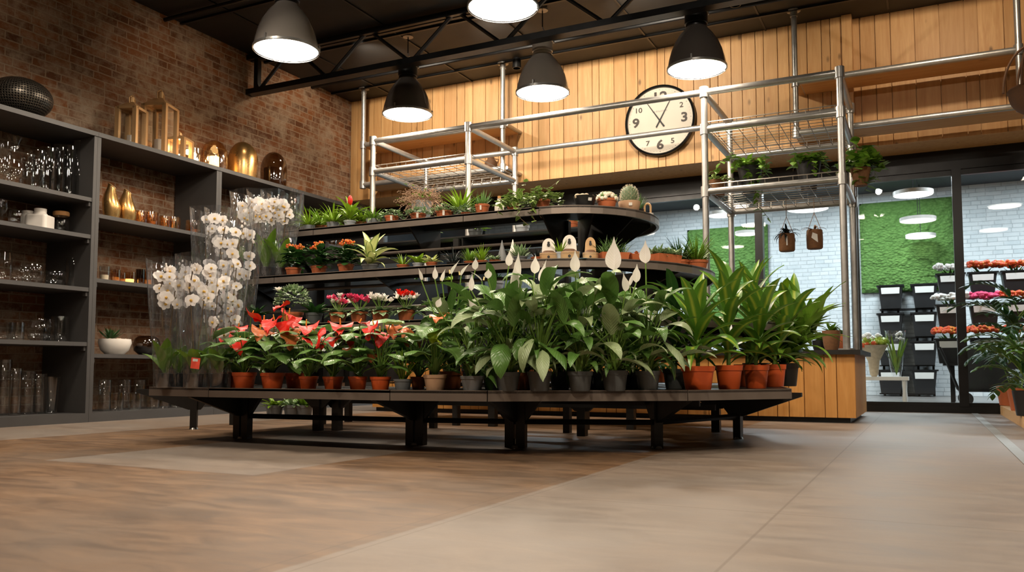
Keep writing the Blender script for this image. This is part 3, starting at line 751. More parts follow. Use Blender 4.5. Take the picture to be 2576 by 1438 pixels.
# spine posts, rails, gussets
for x in (-4.6,-3.5,-2.36):
    for y in (5.68,6.04): MB().box(x-CX-.025,x-CX+.025,y-CYY-.025,y-CYY+.025,0,1.55).build('spine_post',MT['dark_steel'],S,smooth=0)
for z in (.2,.55,.98,1.40):
    for y in (5.70,6.02): MB().box(-4.6-CX,0,y-CYY-.012,y-CYY+.012,z-.02,z+.02).build('rail',MT['dark_steel'],S,smooth=0)
for x in (-4.62,-3.45,-2.36):
    for s_ in (-1,1):
        for t in (T1,T2,T3):
            ry=t['ry']; z=t['z']
            MB().plate([SL(x,CYY+s_*.18,z-.012),SL(x,CYY+s_*(ry-.04),z-.012),SL(x,CYY+s_*(ry-.04),z-.04),SL(x,CYY+s_*.3,z-.30),SL(x,CYY+s_*.18,z-.34)],(1,0,0),.012).build('gusset',MT['dark_steel'],S,smooth=0)
for a in (.6,1.2,PI/2+.5):
    for t in (T1,T2,T3):
        z=t['z']; q=t['rx']
        d=Vector((math.sin(a),-math.cos(a),0))
        MB().plate([d*.1+Vector((0,0,z-.012)),d*(q-.05)+Vector((0,0,z-.012)),d*(q-.05)+Vector((0,0,z-.035)),d*.25+Vector((0,0,z-.26)),d*.1+Vector((0,0,z-.30))],(d.y,-d.x,0),.012).build('gusset',MT['dark_steel'],S,smooth=0)
for z,ry in ((1.08,.75),(1.36,.5),(.66,1.05),(.9,.9)):
    MB().tube([SL(-4.6,CYY-ry,z),SL(-2.4,CYY-ry,z)],.012,8).build('cross_bar',MT['fascia'],S)
    MB().tube([SL(-4.6,CYY+ry,z),SL(-2.4,CYY+ry,z)],.012,8).build('cross_bar',MT['fascia'],S)
MB().box(-4.66-CX,-4.64-CX,-1.05,1.05,.345,1.54).build('end_panel',MT['dark_steel'],S,smooth=0)
# legs of the low table
def outward(p):
    if p.x<-2.7: return Vector((0,-1,0)) if p.y<CYY else Vector((0,1,0))
    v=Vector((p.x-CX,p.y-CYY,0)); return v.normalized()
fronts=[(610,1102,1),(1047,1118,1),(1298,1124,1),(1653,1127,0),(1857,1103,0),(487,1079,0)]
legs=[]
for px,py,dbl in fronts:
    p=onz(px,py,0); legs.append(p); d=outward(p) if px!=487 else Vector((-.8,-.6,0)).normalized(); t=Vector((-d.y,d.x,0))
    rz=Matrix.Rotation(math.atan2(t.y,t.x),3,'Z'); o=Vector(SL(p.x,p.y,0))
    b=MB()
    for s_ in ((-1,1) if dbl else (0,)):
        b.cube(o+t*s_*.035+Vector((0,0,.155)),.055,.05,.31,rz)
    lg=b.build('leg',MT['dark_steel'],S,smooth=0)
    MB().lathe([(.001,.0),(.035,0),(.03,.012),(.012,.02),(.012,.05)],12,o).build('levelling_foot',MT['galv'],lg)
    ext=.46 if dbl else .42
    MB().plate([o-d*.18+Vector((0,0,.31)),o+d*ext+Vector((0,0,.31)),o+d*ext+Vector((0,0,.285)),o+d*.04+Vector((0,0,.15)),o-d*.05+Vector((0,0,.15))],t,.03).build('bracket',MT['dark_steel'],S,smooth=0)
    if dbl:
        MB().plate([o-t*.20+Vector((0,0,.325)),o+t*.20+Vector((0,0,.325)),o+t*.07+Vector((0,0,.16)),o-t*.07+Vector((0,0,.16))],d,.03).build('bracket',MT['dark_steel'],S,smooth=0)
for px,py in ((848,1082),(1240,1072),(1465,1096),(1588,1080),(800,1082),(1802,1085),(590,1068)):
    p=onz(px,py,0); o=Vector(SL(p.x,p.y,0)); MB().cube(o+Vector((0,0,.165)),.06,.06,.33).build('leg',MT['dark_steel'],S,smooth=0)
    MB().plate([o+Vector((-.25,0,.33)),o+Vector((.25,0,.33)),o+Vector((.05,0,.17)),o+Vector((-.05,0,.17))],(0,1,0),.03).build('bracket',MT['dark_steel'],S,smooth=0)
chain=[legs[0],legs[1],legs[2],legs[3],legs[4]]
for a,c in zip(chain[:-1],chain[1:]):
    for z in (.15,): MB().tube([SL(a.x,a.y,z),SL(c.x,c.y,z)],.018,6).build('stretcher',MT['dark_steel'],S)
for y,z in ((4.9,.26),(5.3,.22),(6.6,.24),(7.2,.16)):
    MB().box(-4.4-CX,-1.2-CX,y-CYY-.015,y-CYY+.015,z-.018,z+.018).build('rail',MT['dark_steel'],S,smooth=0)
# ================================================================ things on the wall shelving
GP={
 'cyl':[(.001,0),(.48,0),(.5,.02),(.5,.98),(.49,1.0),(.47,.99),(.47,.05),(.001,.05)],
 'tumbler':[(.001,0),(.4,0),(.46,.08),(.5,.5),(.49,1),(.47,1),(.45,.1),(.001,.09)],
 'carafe':[(.001,0),(.4,0),(.48,.12),(.5,.35),(.38,.6),(.22,.75),(.24,.88),(.40,1.0)],
 'ball':[(.001,0),(.25,0),(.42,.16),(.5,.42),(.46,.7),(.36,.88),(.33,1.0)],
 'bowl':[(.001,0),(.25,0),(.4,.15),(.5,.5),(.47,.85),(.4,1.0)],
 'goblet':[(.3,0),(.3,.02),(.05,.06),(.04,.4),(.3,.5),(.48,.7),(.46,1.0)],
 'cone':[(.001,0),(.30,0),(.34,.03),(.5,1.0),(.48,1.0),(.32,.08),(.001,.06)],
 'jar':[(.001,0),(.46,0),(.5,.05),(.5,.72),(.46,.82),(.40,.88),(.42,1.0)],
 'tulip':[(.001,0),(.33,0),(.45,.2),(.5,.45),(.44,.75),(.40,1.0)],
}
def glassy(name,kind,px,w,h,x,z,mat,label,cat,group=None,lid=None,fill=None,seg=22):
    p=colx(px,x,z); W=sz(p,w); Hh=sz(p,h)
    r=empty(name,p); tag(r,label,cat,group)
    MB().lathe([(a*W,b*Hh) for a,b in GP[kind]],seg).build('glass_body' if mat in('glass','amber','smoke','film') else 'body',MT[mat],r)
    if lid: MB().lathe([(.001,Hh),(W*.46,Hh),(W*.48,Hh+W*.05),(W*.48,Hh+W*.22),(W*.44,Hh+W*.27),(.001,Hh+W*.27)],20).build('lid',MT[lid],r)
    if fill: MB().lathe([(.001,Hh*.10),(W*.36,Hh*.10),(W*.38,Hh*.45),(.001,Hh*.46)],16).build('candle',MT[fill],r)
    return r
def nth(i,n): return ORD[i] if n<=10 else ORD[i]
xf=-6.86
# left unit, shelf by shelf
def row(place,z,items,group):
    n=len(items)
    for i,(kind,px,w,h,dx,mat,desc,*ex) in enumerate(items):
        lab='%s, %s %s'%(desc,ORD[i],place)
        nm={'cyl':'cylinder_vase','tumbler':'glass_tumbler','carafe':'carafe','ball':'globe_vase','bowl':'glass_bowl','goblet':'goblet','cone':'tapered_vase','jar':'storage_jar','tulip':'tulip_vase'}[kind]
        glassy(nm,kind,px,w,h,xf-dx,z,mat,lab,'vase' if kind!='jar' else 'jar',group,*(ex if ex else []))
row('on left unit top shelf',1.98,[('tulip',6,40,112,0,'glass','clear glass tulip vase cut by the picture edge'),('carafe',33,46,128,-.03,'glass','tall clear glass carafe with flared lip'),
 ('cyl',66,34,96,.05,'glass','plain clear glass cylinder vase'),('cyl',92,38,104,-.05,'glass','clear glass cylinder vase with straight wall'),('cyl',118,40,120,.0,'glass','wide clear glass cylinder vase'),
 ('cyl',146,34,136,.06,'glass','tall narrow glass cylinder'),('cyl',170,36,134,-.02,'glass','tall glass cylinder catching the light'),('cyl',196,36,150,-.02,'glass','tallest narrow glass cylinder vase')],'clear glass vases on the top shelf of the left unit')
row('on left unit second shelf',1.65,[('goblet',4,26,62,-.05,'glass','clear glass goblet cut by the picture edge'),('bowl',38,34,46,0,'glass','clear glass jug with looped handle'),('jar',70,34,50,.05,'white','round white ceramic jar')],'vessels on the second shelf of the left unit')
h=[o for o in bpy.data.objects if o.get('label','').startswith('clear glass jug')][0]
MB().tube([(0,.09,.15),(0,.14,.13),(0,.15,.08),(0,.10,.04)],.007,8).build('handle',MT['glass'],h)
# white square bottle
p=colx(100,xf+.04,1.65); r=empty('ceramic_bottle',p,.5); tag(r,'white square ceramic bottle with short round neck on the second shelf','bottle')
w=sz(p,52)/2; hh=sz(p,50); b=MB(); b.prism([(w,-w*.8),(w*.8,-w),(-w*.8,-w),(-w,-w*.8),(-w,w*.8),(-w*.8,w),(w*.8,w),(w,w*.8)],0,hh*.78)
o=b.build('bottle_body',MT['white'],r,smooth=0)
m=o.modifiers.new('b','BEVEL'); m.width=.012; m.segments=3
MB().lathe([(w*.75,hh*.76),(w*.55,hh*.9),(w*.52,hh*.93),(w*.55,hh*1.0),(w*.55,hh*1.12),(w*.45,hh*1.12),(w*.45,hh*.9)],20).build('neck',MT['white'],r)
glassy('storage_jar','jar',152,40,48,xf,1.65,'glass','glass storage jar with wide cork lid beside the white square bottle','jar',None,'cork')
glassy('storage_jar','jar',203,32,46,xf,1.65,'glass','smaller glass jar with thin cork lid at the right end of the second shelf','jar',None,'cork')
row('on left unit third shelf',1.18,[('tulip',10,38,76,0,'glass','tall clear glass vase cut by the picture edge'),('bowl',52,52,48,.08,'glass','round clear glass bowl standing behind'),('bowl',80,56,54,-.02,'glass','wide round clear glass bowl'),('bowl',138,52,42,-.03,'glass','small round clear glass bowl'),('cyl',183,34,78,0,'glass','ribbed dark glass cylinder vase')],'clear glass bowls on the third shelf of the left unit')
row('on left unit fourth shelf',.70,[('tumbler',12,46,46,.08,'glass','low clear glass pot'),('tumbler',38,42,46,-.05,'glass','squat clear glass tumbler'),('ball',94,52,58,-.02,'glass','clear glass globe vase with reflections'),('tulip',120,42,56,.08,'glass','clear glass tulip vase standing behind'),
 ('cyl',150,42,64,-.02,'glass','clear glass cylinder vase'),('cone',192,40,62,0,'glass','plain tapered clear glass vase')],'clear glass vases on the fourth shelf of the left unit')
row('on left unit bottom board',.08,[('cyl',6,36,140,.05,'glass','tall glass cylinder cut by the picture edge'),('cyl',36,28,118,-.05,'glass','slim tall glass cylinder vase'),('cyl',66,40,108,.05,'glass','tall clear glass cylinder vase'),('cyl',96,36,100,.05,'glass','clear glass cylinder vase in shadow'),
 ('cone',127,42,92,-.02,'glass','tapered clear glass vase'),('cyl',158,22,88,.1,'glass','thin dark glass cylinder'),('cyl',186,38,74,-.02,'glass','shorter square-looking clear glass vase')],'glass cylinders on the bottom board of the left unit')
# second unit
row('on second unit bottom board',.08,[('cyl',262,30,78,-.05,'glass','clear glass cylinder'),('tumbler',292,34,46,-.1,'glass','short clear glass tumbler'),('cyl',312,30,74,.05,'glass','taller clear glass cylinder'),('tumbler',338,32,42,-.1,'glass','small clear glass tumbler'),
 ('cyl',350,30,72,.1,'glass','clear glass cylinder in shade'),('tumbler',384,34,38,-.05,'glass','low clear glass tumbler'),('tumbler',412,30,34,-.05,'glass','low round clear glass'),('tumbler',446,34,32,-.1,'glass','small clear glass near the table edge')],'glasses on the bottom board of the second unit')
def slantvase(px,w,h,label):
    p=colx(px,xf,1.85); W=sz(p,w)/2; Hh=sz(p,h); r=empty('slanted_vase',p,-.6); tag(r,label,'vase','gold slant-cut vases')
    seg=24; vs=[];fs=[]; n=8
    for i in range(n+1):
        t=i/n; rr=W*(.72+.28*math.sin(PI*min(1,t*1.1)))*(1-.45*max(0,t-.55)/.45)
        for k in range(seg):
            a=2*PI*k/seg; y=rr*math.sin(a); top=Hh*(1-.33*(y/W+1)*.5)
            vs.append((rr*math.cos(a),y,t*top))
    fs=[(i*seg+k,i*seg+(k+1)%seg,(i+1)*seg+(k+1)%seg,(i+1)*seg+k) for i in range(n) for k in range(seg)]
    MB().add(vs,fs).add(vs[:seg],[tuple(range(seg))[::-1]]).build('body',MT['gold'],r)
    MB().tube(vs[n*seg:]+[vs[n*seg]],.005,6).build('rim',MT['brass'],r)
slantvase(279,44,108,'tall gold vase with slanted rim beside the shelf upright'); slantvase(319,44,100,'second tall gold vase with slanted rim, nearer the amber tumblers')
for px,w,h,l in ((355,30,40,'amber glass tumbler half hidden, first of the amber row'),(380,34,42,'ribbed amber glass tumbler, second of the amber row'),(415,30,38,'pale smoky tumbler in the middle of the amber row'),(436,32,40,'bright edged amber glass tumbler before the unlit shelf side'),(487,40,40,'amber tumbler near the wrapped tall orchids')):
    glassy('amber_tumbler','tumbler',px,w,h,xf,1.85,'amber',l,'glass','amber tumblers on the second unit',None,'gold' if w>32 else None)
for px,w,h,m_,l in ((262,26,40,'glass','small clear candle glass next to the shelf upright'),(290,24,34,'amber','amber candle glass, second on its shelf'),(305,20,28,'amber','tiny amber candle glass between two larger ones'),(326,26,32,'amber','amber candle glass with glowing candle, middle of the shelf'),(352,22,42,'smoke','dark smoked candle glass near the orchids'),(370,26,38,'amber','amber candle glass beside the orchid sleeve')):
    glassy('candle_glass','tumbler',px,w,h,xf+.03,1.27,m_,l,'candle holder','candle glasses in the second unit',None,'candle' if 'glowing' in l else 'wax')
# planted bowls
def succulent(mb,c,r_,n,mat=0,el0=.25,prof='lance',seed=1,W=.35):
    rr=random.Random(seed)
    for i in range(n):
        t=i/n; a=i*2.4; el=el0+1.15*t; L=r_*(1-.45*t)*rr.uniform(.85,1.1)
        mb.leaf(c,a,el,L,L*W,-.3,prof,4,.5,0,mat)
p=colx(288,xf+.04,.60); r=empty('succulent_bowl',p); tag(r,'white ceramic bowl planted with a green succulent and pebbles on the low shelf','planted bowl')
W=sz(p,78)/2
MB().lathe([(.001,0),(W*.55,0),(W*.85,W*.3),(W,W*.75),(W*.96,W*1.0),(W*.9,W*.98),(W*.88,W*.8),(.001,W*.8)],28).build('bowl',MT['white'],r)
b=MB(); rr=random.Random(3)
for i in range(40):
    a=rr.random()*6.28; q=W*.8*math.sqrt(rr.random()); b.ball((q*math.cos(a),q*math.sin(a),W*.9),W*rr.uniform(.08,.16),6,4)
b.build('pebbles',MT['pebble'],r)
b=MB(); succulent(b,(0,-W*.35,W*.9),W*1.2,26,0,.3,'strap',4,.22); b.build('succulent',MT['dark_leaf'],r)
p=colx(368,xf+.04,.60); r=empty('mirrored_bowl',p); tag(r,'dark mirrored round bowl on the low shelf behind the orchids','bowl')
W=sz(p,66)/2; MB().lathe([(.001,0),(W*.5,0),(W*.9,W*.35),(W,W*.8),(W*.85,W*1.25),(W*.6,W*1.45),(W*.55,W*1.4)],28).build('bowl_shell',MT['smoke'],r); MB().lathe([(.001,W*.03),(W*.45,W*.03),(W*.85,W*.37),(W*.9,W*.7),(.001,W*.7)],24).build('fill',MT['black_pot'],r)
# third and fourth units : a few dark vessels
for px,w,h,z,m_,l in ((650,34,56,1.45,'smoke','dark glass vase in the third unit behind the orchid sleeves'),(800,30,40,2.02,'glass','clear glass vase in the far corner unit'),(835,26,34,2.02,'smoke','brown glass vase in the far corner unit')):
    glassy('glass_vase','tulip',px,w,h,xf,z,m_,l,'vase')
# ---- on top of the shelving
zt_=2.58
p=colx(48,-6.85,zt_); r=empty('perforated_lamp',p,0); tag(r,'large dark perforated oval metal lantern on top of the shelving at upper left','lantern')
Rw=sz(p,150)/2; Rh=sz(p,104)/2
def pm(name):
    m,nt=newmat(name); T=NT(nt); uv=T.n('ShaderNodeUVMap').outputs[0]
    v=T.n('ShaderNodeTexVoronoi'); v.inputs['Scale'].default_value=1; v.inputs['Randomness'].default_value=.15; T.l(T.mapping(uv,(70,26,1)),v.inputs['Vector'])
    k=T.ramp(v.outputs['Distance'],[(.28,(0,0,0)),(.38,(1,1,1))]); cc=T.mix(k,lin(12,11,10),lin(92,86,78))
    T.out(T.pbr(cc,.35,.8,.5,T.bump(k,.5,.01))); return m
MT['perf']=pm('perforated_metal')
MB().lathe([(max(.002,Rw*math.cos(t)),Rh+Rh*math.sin(t)) for t in [(-PI/2*.86+i*(PI*.93)/16) for i in range(17)]],44).build('perforated_shell',MT['perf'],r)
MB().ball((.0,.0,Rh*.9),.04).build('bulb',MT['candle'],r)
def lantern(px,w,h,dx,label,cap=True,lit=False,rz=.35):
    p=colx(px,-6.86+dx,zt_); r=empty('metal_lantern',p,rz); tag(r,label,'lantern','square metal lanterns on the shelving')
    W=sz(p,w)/2; Hh=sz(p,h); hb=Hh*.76; f=.02
    b=MB()
    for x in (-W,W):
        for y in (-W,W): b.box(x-f,x+f,y-f,y+f,0,hb)
    for z in (0,hb-.02):
        for s_ in (-W,W): b.box(-W,W,s_-f,s_+f,z,z+.024); b.box(s_-f,s_+f,-W,W,z,z+.024)
    b.box(-W,W,-W,W,0,.012); b.build('frame',MT['brass'],r,smooth=0)
    b=MB(); t_=W*.35
    vs=[(-W*1.12,-W*1.12,hb),(W*1.12,-W*1.12,hb),(W*1.12,W*1.12,hb),(-W*1.12,W*1.12,hb),(-t_,-t_,hb+Hh*.12),(t_,-t_,hb+Hh*.12),(t_,t_,hb+Hh*.12),(-t_,t_,hb+Hh*.12)]
    b.add(vs,[(0,1,5,4),(1,2,6,5),(2,3,7,6),(3,0,4,7),(4,5,6,7),(3,2,1,0)]); rf=b.build('roof',MT['brass'],r,smooth=0)
    MB().tube([(0,0,hb+Hh*.1),(0,0,Hh*.98)],t_*.7,8).build('chimney',MT['brass'],rf)
    MB().tube([(0,-t_*1.5,hb+Hh*.1),(0,-t_*1.6,hb+Hh*.2),(0,0,Hh*1.02),(0,t_*1.6,hb+Hh*.2),(0,t_*1.5,hb+Hh*.1)],.006,6).build('ring_handle',MT['brass'],rf)
    b=MB()
    for s_ in (-W,W): b.box(-W+f,W-f,s_-.001,s_+.001,.02,hb-.02); b.box(s_-.001,s_+.001,-W+f,W-f,.02,hb-.02)
    b.build('glass_panes',MT['glass'],r,smooth=0)
    MB().lathe([(.001,.012),(W*.45,.012),(W*.45,hb*.35),(.001,hb*.36)],18).build('candle',MT['candle'] if lit else MT['white'],r)
lantern(329,46,138,0,'slim gold metal lantern, leftmost on the shelving')
lantern(400,56,172,0,'tallest gold metal lantern with glass panes, second from left')
lantern(450,42,78,0.02,'small gold lantern with lit candle glowing beside the domes',lit=True)
r=glassy('candle_cube','tumbler',487,30,46,-6.84,zt_,'glass','lit candle in a clear faceted glass between lantern and dome','candle holder',None,None,'candle')
for px,w,h,m_,l,f in ((538,66,84,'amber','transparent amber glass dome with lit candle, leftmost dome','candle'),(610,74,100,'gold','shiny gold glass dome in the middle of the three',None),(688,66,96,'smoke','dark bronze glass dome nearest the corner',None)):
    p=colx(px,-6.86,zt_); W=sz(p,w)/2; Hh=sz(p,h); r=empty('glass_dome',p); tag(r,l,'dome','mirrored domes on the shelving')
    MB().lathe([(W*.9,0),(W*.97,Hh*.2),(W,Hh*.45)]+[(max(.001,W*math.cos(t)),Hh*.5+Hh*.5*math.sin(t)) for t in [PI/2*i/8 for i in range(1,9)]],32).build('dome_shell',MT[m_],r)
    MB().lathe([(.001,0),(W*.86,0),(W*.86,.012),(.001,.012)],24).build('base',MT['brass'],r)
    if f: MB().lathe([(.001,.012),(W*.36,.012),(W*.36,Hh*.5),(.001,Hh*.5)],16).build('candle',MT['candle'],r)
    if m_=='smoke': MB().lathe([(.001,.012),(W*.7,.012),(W*.75,Hh*.55),(.001,Hh*.6)],16).build('moss_filling',MT['wicker'],r)
# real glow of the two lit candles
for px,e in ((450,1.6),(487,1.6),(538,1.5)):
    p=colx(px,-6.84,zt_); l=bpy.data.lights.new('candle_glow','POINT'); l.energy=e*1.3; l.color=(1,.68,.36); l.shadow_soft_size=.03
    o=bpy.data.objects.new('candle_glow',l); col.objects.link(o); o.location=p+Vector((0,0,.16))
# ================================================================ floor-level things
s_=MB().box(.40,.46,-4,YG-.03,.0005,.004).build('expansion_strip',MT['strip'],smooth=0); s_['kind']='structure'; s_.name='trim_5'
r=MB().box(.66,2.6,5.4,10.05,0,.09,uv=(1.3,0)).build('wooden_platform',MT['pine_board'],smooth=0); tag(r,'low wooden edging platform under the palms at the right edge','platform')
# hanging wicker basket top right
p=at(2606,225,7.4); r=empty('hanging_wicker_basket',p); tag(r,'dark wicker hanging basket with hoop handle at the upper right edge','hanging basket')
W=sz(p,72); Hh=sz(p,118)
b=MB()
for k in range(3):
    a=k*PI/3; b.tube([(W*.98*math.cos(a)*math.cos(t),W*.98*math.sin(a)*math.cos(t),Hh*math.sin(t)) for t in [PI*i/24 for i in range(25)]],.012,6)
b.build('hoops',MT['wicker'],r)
MB().lathe([(max(.002,W*.85*math.cos(t)),Hh*.5*math.sin(t)-Hh*.05) for t in [(-PI/2+i*(PI/2)/10) for i in range(11)]]+[(W*.9,.0),(W*.82,.02),(W*.7,-.04)],28).build('basket_bowl',MT['wicker'],r)
MB().tube([(0,0,Hh),(0,0,ZC-p.z)],.006,6).build('rope',MT['dry'],r)
# ================================================================ next room furniture
def bucket(p,w,h,name='flower_bucket',label='',group=None,rz=0,panel=True):
    r=empty(name,p,rz); tag(r,label,'bucket',group); a=w/2; c=a*.78
    vs=[(-c,-c,0),(c,-c,0),(c,c,0),(-c,c,0),(-a,-a,h),(a,-a,h),(a,a,h),(-a,a,h)]
    MB().add(vs,[(3,2,1,0),(0,1,5,4),(1,2,6,5),(2,3,7,6),(3,0,4,7)]).add([(x*1.0,y,h*.62) for x,y in ((-a*.85,-a*.85),(a*.85,-a*.85),(a*.85,a*.85),(-a*.85,a*.85))],[(0,1,2,3)]).build('bucket_body',MT['black_pot'],r,smooth=0)
    MB().box(-a*1.12,a*1.12,-a*1.1,-a*.98,h*.93,h*1.0).box(-a*1.12,a*1.12,a*.98,a*1.1,h*.93,h).box(-a*1.12,-a*.98,-a,a,h*.93,h).box(a*.98,a*1.12,-a,a,h*.93,h).build('rim',MT['black_frame'],r,smooth=0)
    if panel: MB().add([(-a*.72,-a*.99-.006,h*.62),(a*.72,-a*.99-.006,h*.62),(a*.76,-a*1.05-.006,h*.88),(-a*.76,-a*1.05-.006,h*.88)],[(0,1,2,3)]).build('price_card',MT['paper'],r,smooth=0)
    return r
def bunch(mb,c,rad,n,mat,rr,fr=.028,el=.4):
    for i in range(n):
        a=rr.random()*6.28; q=rad*math.sqrt(rr.random()); mb.ball((c[0]+q*math.cos(a),c[1]+q*math.sin(a),c[2]+rr.uniform(-.3,.5)*rad*el),fr*rr.uniform(.7,1.2),6,4,1,1,.8,mat)
# wall rack with two columns of buckets
WR=YM-.35
r=empty('bucket_rack',coly(2285,WR+.28,0)); tag(r,'black wall rack with uprights carrying two columns of buckets beyond the glass','rack')
o=r.location
for px in (2222,2262,2308,2346): x=coly(px,WR+.28,1).x; MB().box(x-o.x-.02,x-o.x+.02,-.02,.02,0,2.0).build('upright',MT['black_frame'],r,smooth=0)
for z in (.05,.55,1.05,1.55): MB().box(coly(2215,WR+.28,z).x-o.x,coly(2352,WR+.28,z).x-o.x,-.34,0.02,z-.02,z).build('shelf',MT['black_frame'],r,smooth=0)
k=0
for cpx,nm in ((2242,'left'),(2327,'right')):
    for j,z in enumerate((.05,.55,1.05,1.55)):
        p=coly(cpx,WR,z); bucket(p,.40,.42,'flower_bucket','black bucket with white card in the %s column of the rack, %s'%(nm,('lowest','second from floor','third from floor','topmost')[j]),'black buckets on the wall rack')
# tiered flower stand at right: rows of buckets with flowers
r=empty('flower_stand',gd(2500,12.6,0)); tag(r,'black tiered flower stand behind the glass at right','flower stand'); o=r.location
FL=[(.55,13.0,'low'),(1.05,13.5,'middle'),(1.55,14.1,'upper')]
for z,y,nm in FL:
    xa=coly(2372,y,z).x; MB().box(xa-o.x,xa-o.x+3.4,y-o.y-.2,y-o.y+.3,z-.03,z).build('shelf',MT['black_frame'],r,smooth=0)
    for x in (xa+.1,xa+1.6,xa+3.2): MB().box(x-o.x-.02,x-o.x+.02,y-o.y-.1,y-o.y-.06,0,z-.03).build('leg',MT['black_frame'],r,smooth=0)
rr=random.Random(11)
fc=[('orange_flower','orange'),('white','white'),('peach','apricot'),('pink','pink'),('yellow','yellow')]
for li,(z,y,nm) in enumerate(FL):
    xa=coly(2392,y,z).x
    for j in range(7):
        p=Vector((xa+j*.42,y,z)); q=bucket(p,.36,.34,'flower_bucket','black bucket with white card on the %s tier of the flower stand, %s'%(nm,ORD[j]),'black buckets on the flower stand')
        m_,cn=fc[(j*2+li)%5 if li else (0 if j<4 else 3)]
        if li==2: m_,cn=(('white','white'),('orange_flower','orange'),('orange_flower','orange'),('peach','apricot'),('orange_flower','orange'),('peach','apricot'),('yellow','yellow'))[j]
        f=empty('cut_flowers',p+Vector((0,0,.19))); tag(f,'bunch of %s cut flowers in the %s tier of the flower stand, %s'%(cn,nm,ORD[j]),'flowers','cut flowers on the flower stand')
        b=MB(); bunch(b,(0,0,.26),.23,60,0,rr,.036,.35); b.build('blooms',MT[m_],f)
        b=MB()
        for i in range(22): b.leaf((0,0,0),rr.random()*6.28,rr.uniform(.7,1.3),rr.uniform(.22,.32),.05,.5,'lance',3,.2)
        b.build('greenery',MT['leaf'],f)
# white bench, bouquets, wrapped vase
pb=gd(2236,10.6,0); r=empty('white_bench',pb); tag(r,'low white bench just behind the glass beside the counter','bench')
MB().box(-.55,.24,-.18,.2,.33,.375).build('bench_top',MT['white'],r,smooth=0)
for x in (-.5,.19):
    for y in (-.14,.15): MB().lathe([(.02,0),(.03,.1),(.022,.2),(.03,.33)],10,(x,y,0)).build('leg',MT['white'],r)
p=Vector((pb.x-.16,pb.y,.375)); r=empty('bouquet',p); tag(r,'yellow and green bouquet wrapped in paper on the white bench','bouquet')
MB().lathe([(.03,0),(.05,.03),(.07,.2),(.15,.36),(.18,.4)],16).build('paper_wrap',MT['pebble'],r)
b=MB(); bunch(b,(0,0,.43),.15,36,0,rr,.04,.6); b.build('blooms',MT['lime'],r); b=MB(); bunch(b,(-.03,-.04,.50),.12,16,0,rr,.03,.6); b.build('small_blooms',MT['white'],r)
b=MB(); bunch(b,(-.05,-.1,.40),.10,10,0,rr,.035,.6); b.build('orange_blooms',MT['orange_flower'],r)
p=Vector((pb.x+.10,pb.y-.02,.375)); r=empty('wrapped_vase',p); tag(r,'tall clear wrapped flower sleeve standing on the white bench','flower sleeve')
MB().lathe([(.05,0),(.07,.1),(.09,.3),(.12,.58)],18,wob=lambda a,t:1+.06*t*math.sin(5*a)).build('sleeve',MT['film'],r)
b=MB()
for i in range(14): b.leaf((0,0,.02),rr.random()*6.28,rr.uniform(1.25,1.5),rr.uniform(.4,.62),.04,.2,'lance',4,.2)
b.build('stems',MT['bright'],r); b=MB(); bunch(b,(0.04,0,.5),.06,10,0,rr,.02,2); b.build('blooms',MT['white'],r)
# hand truck with black crate
pt=gd(2478,10.9,0); r=empty('shop_trolley',pt); tag(r,'black trolley with dark crate behind the thick glass post','trolley')
MB().box(-.22,.55,-.25,.25,.22,.78).build('crate',MT['black_pot'],r,smooth=0)
MB().box(-.3,.62,-.28,.28,.18,.22).build('deck',MT['black_frame'],r,smooth=0)
for x in (-.22,.52):
    for y in (-.2,.2):
        b=MB(); b.lathe([(.001,-.02),(.07,-.02),(.085,-.012),(.085,.012),(.07,.02),(.001,.02)],18)
        for i,(vx,vy,vz) in enumerate(b.v): b.v[i]=(x+vx,y+vz,.087+vy)
        b.build('wheel',MT['black_pot'],r)
MB().tube([(-.3,-.2,.2),(-.42,-.2,.55),(-.50,-.2,.75),(-.5,.2,.75),(-.42,.2,.55),(-.3,.2,.2)],.015,8).build('push_handle',MT['black_frame'],r)
# ================================================================ plants
def pot(r,W,Hh,mat,kind='std',soil=True,name='pot',sq=1):
    """W radius at the rim"""
    if kind=='std': pr=[(.001,0),(W*.70,0),(W*.74,.004),(W*.90,Hh*.76),(W*.905,Hh*.78),(W*.96,Hh*.785),(W,Hh*.99),(W*.98,Hh),(W*.92,Hh*.99),(W*.88,Hh*.86)]
    elif kind=='smooth': pr=[(.001,0),(W*.72,0),(W*.76,.004),(W*.98,Hh*.97),(W,Hh),(W*.93,Hh),(W*.88,Hh*.86)]
    elif kind=='bowl': pr=[(.001,0),(W*.62,0),(W*.86,Hh*.3),(W*.98,Hh*.75),(W,Hh),(W*.94,Hh),(W*.9,Hh*.86)]
    elif kind=='flare': pr=[(.001,0),(W*.6,0),(W*.62,Hh*.1),(W,Hh),(W*.95,Hh),(W*.88,Hh*.86)]
    o=MB().lathe(pr,26).build(name,MT[mat],r)
    if soil: MB().lathe([(.001,Hh*.87),(W*.885,Hh*.86)],18).build('soil',MT['soil'],r)
    return o
def sticker(r,W,Hh,a,w=.022,h=.014):
    d=Vector((math.cos(a),math.sin(a),0)); t=Vector((-d.y,d.x,0)); c=d*(W*.985)+Vector((0,0,Hh*.62))
    z=Vector((0,0,1))
    MB().plate([c-t*w-z*h,c+t*w-z*h,c+t*w+z*h+d*.006,c-t*w+z*h+d*.006],d,.002).build('price_sticker',MT['paper'],r,smooth=0)
def FACE(p): # azimuth towards the camera
    return math.atan2(-p.y,-p.x)
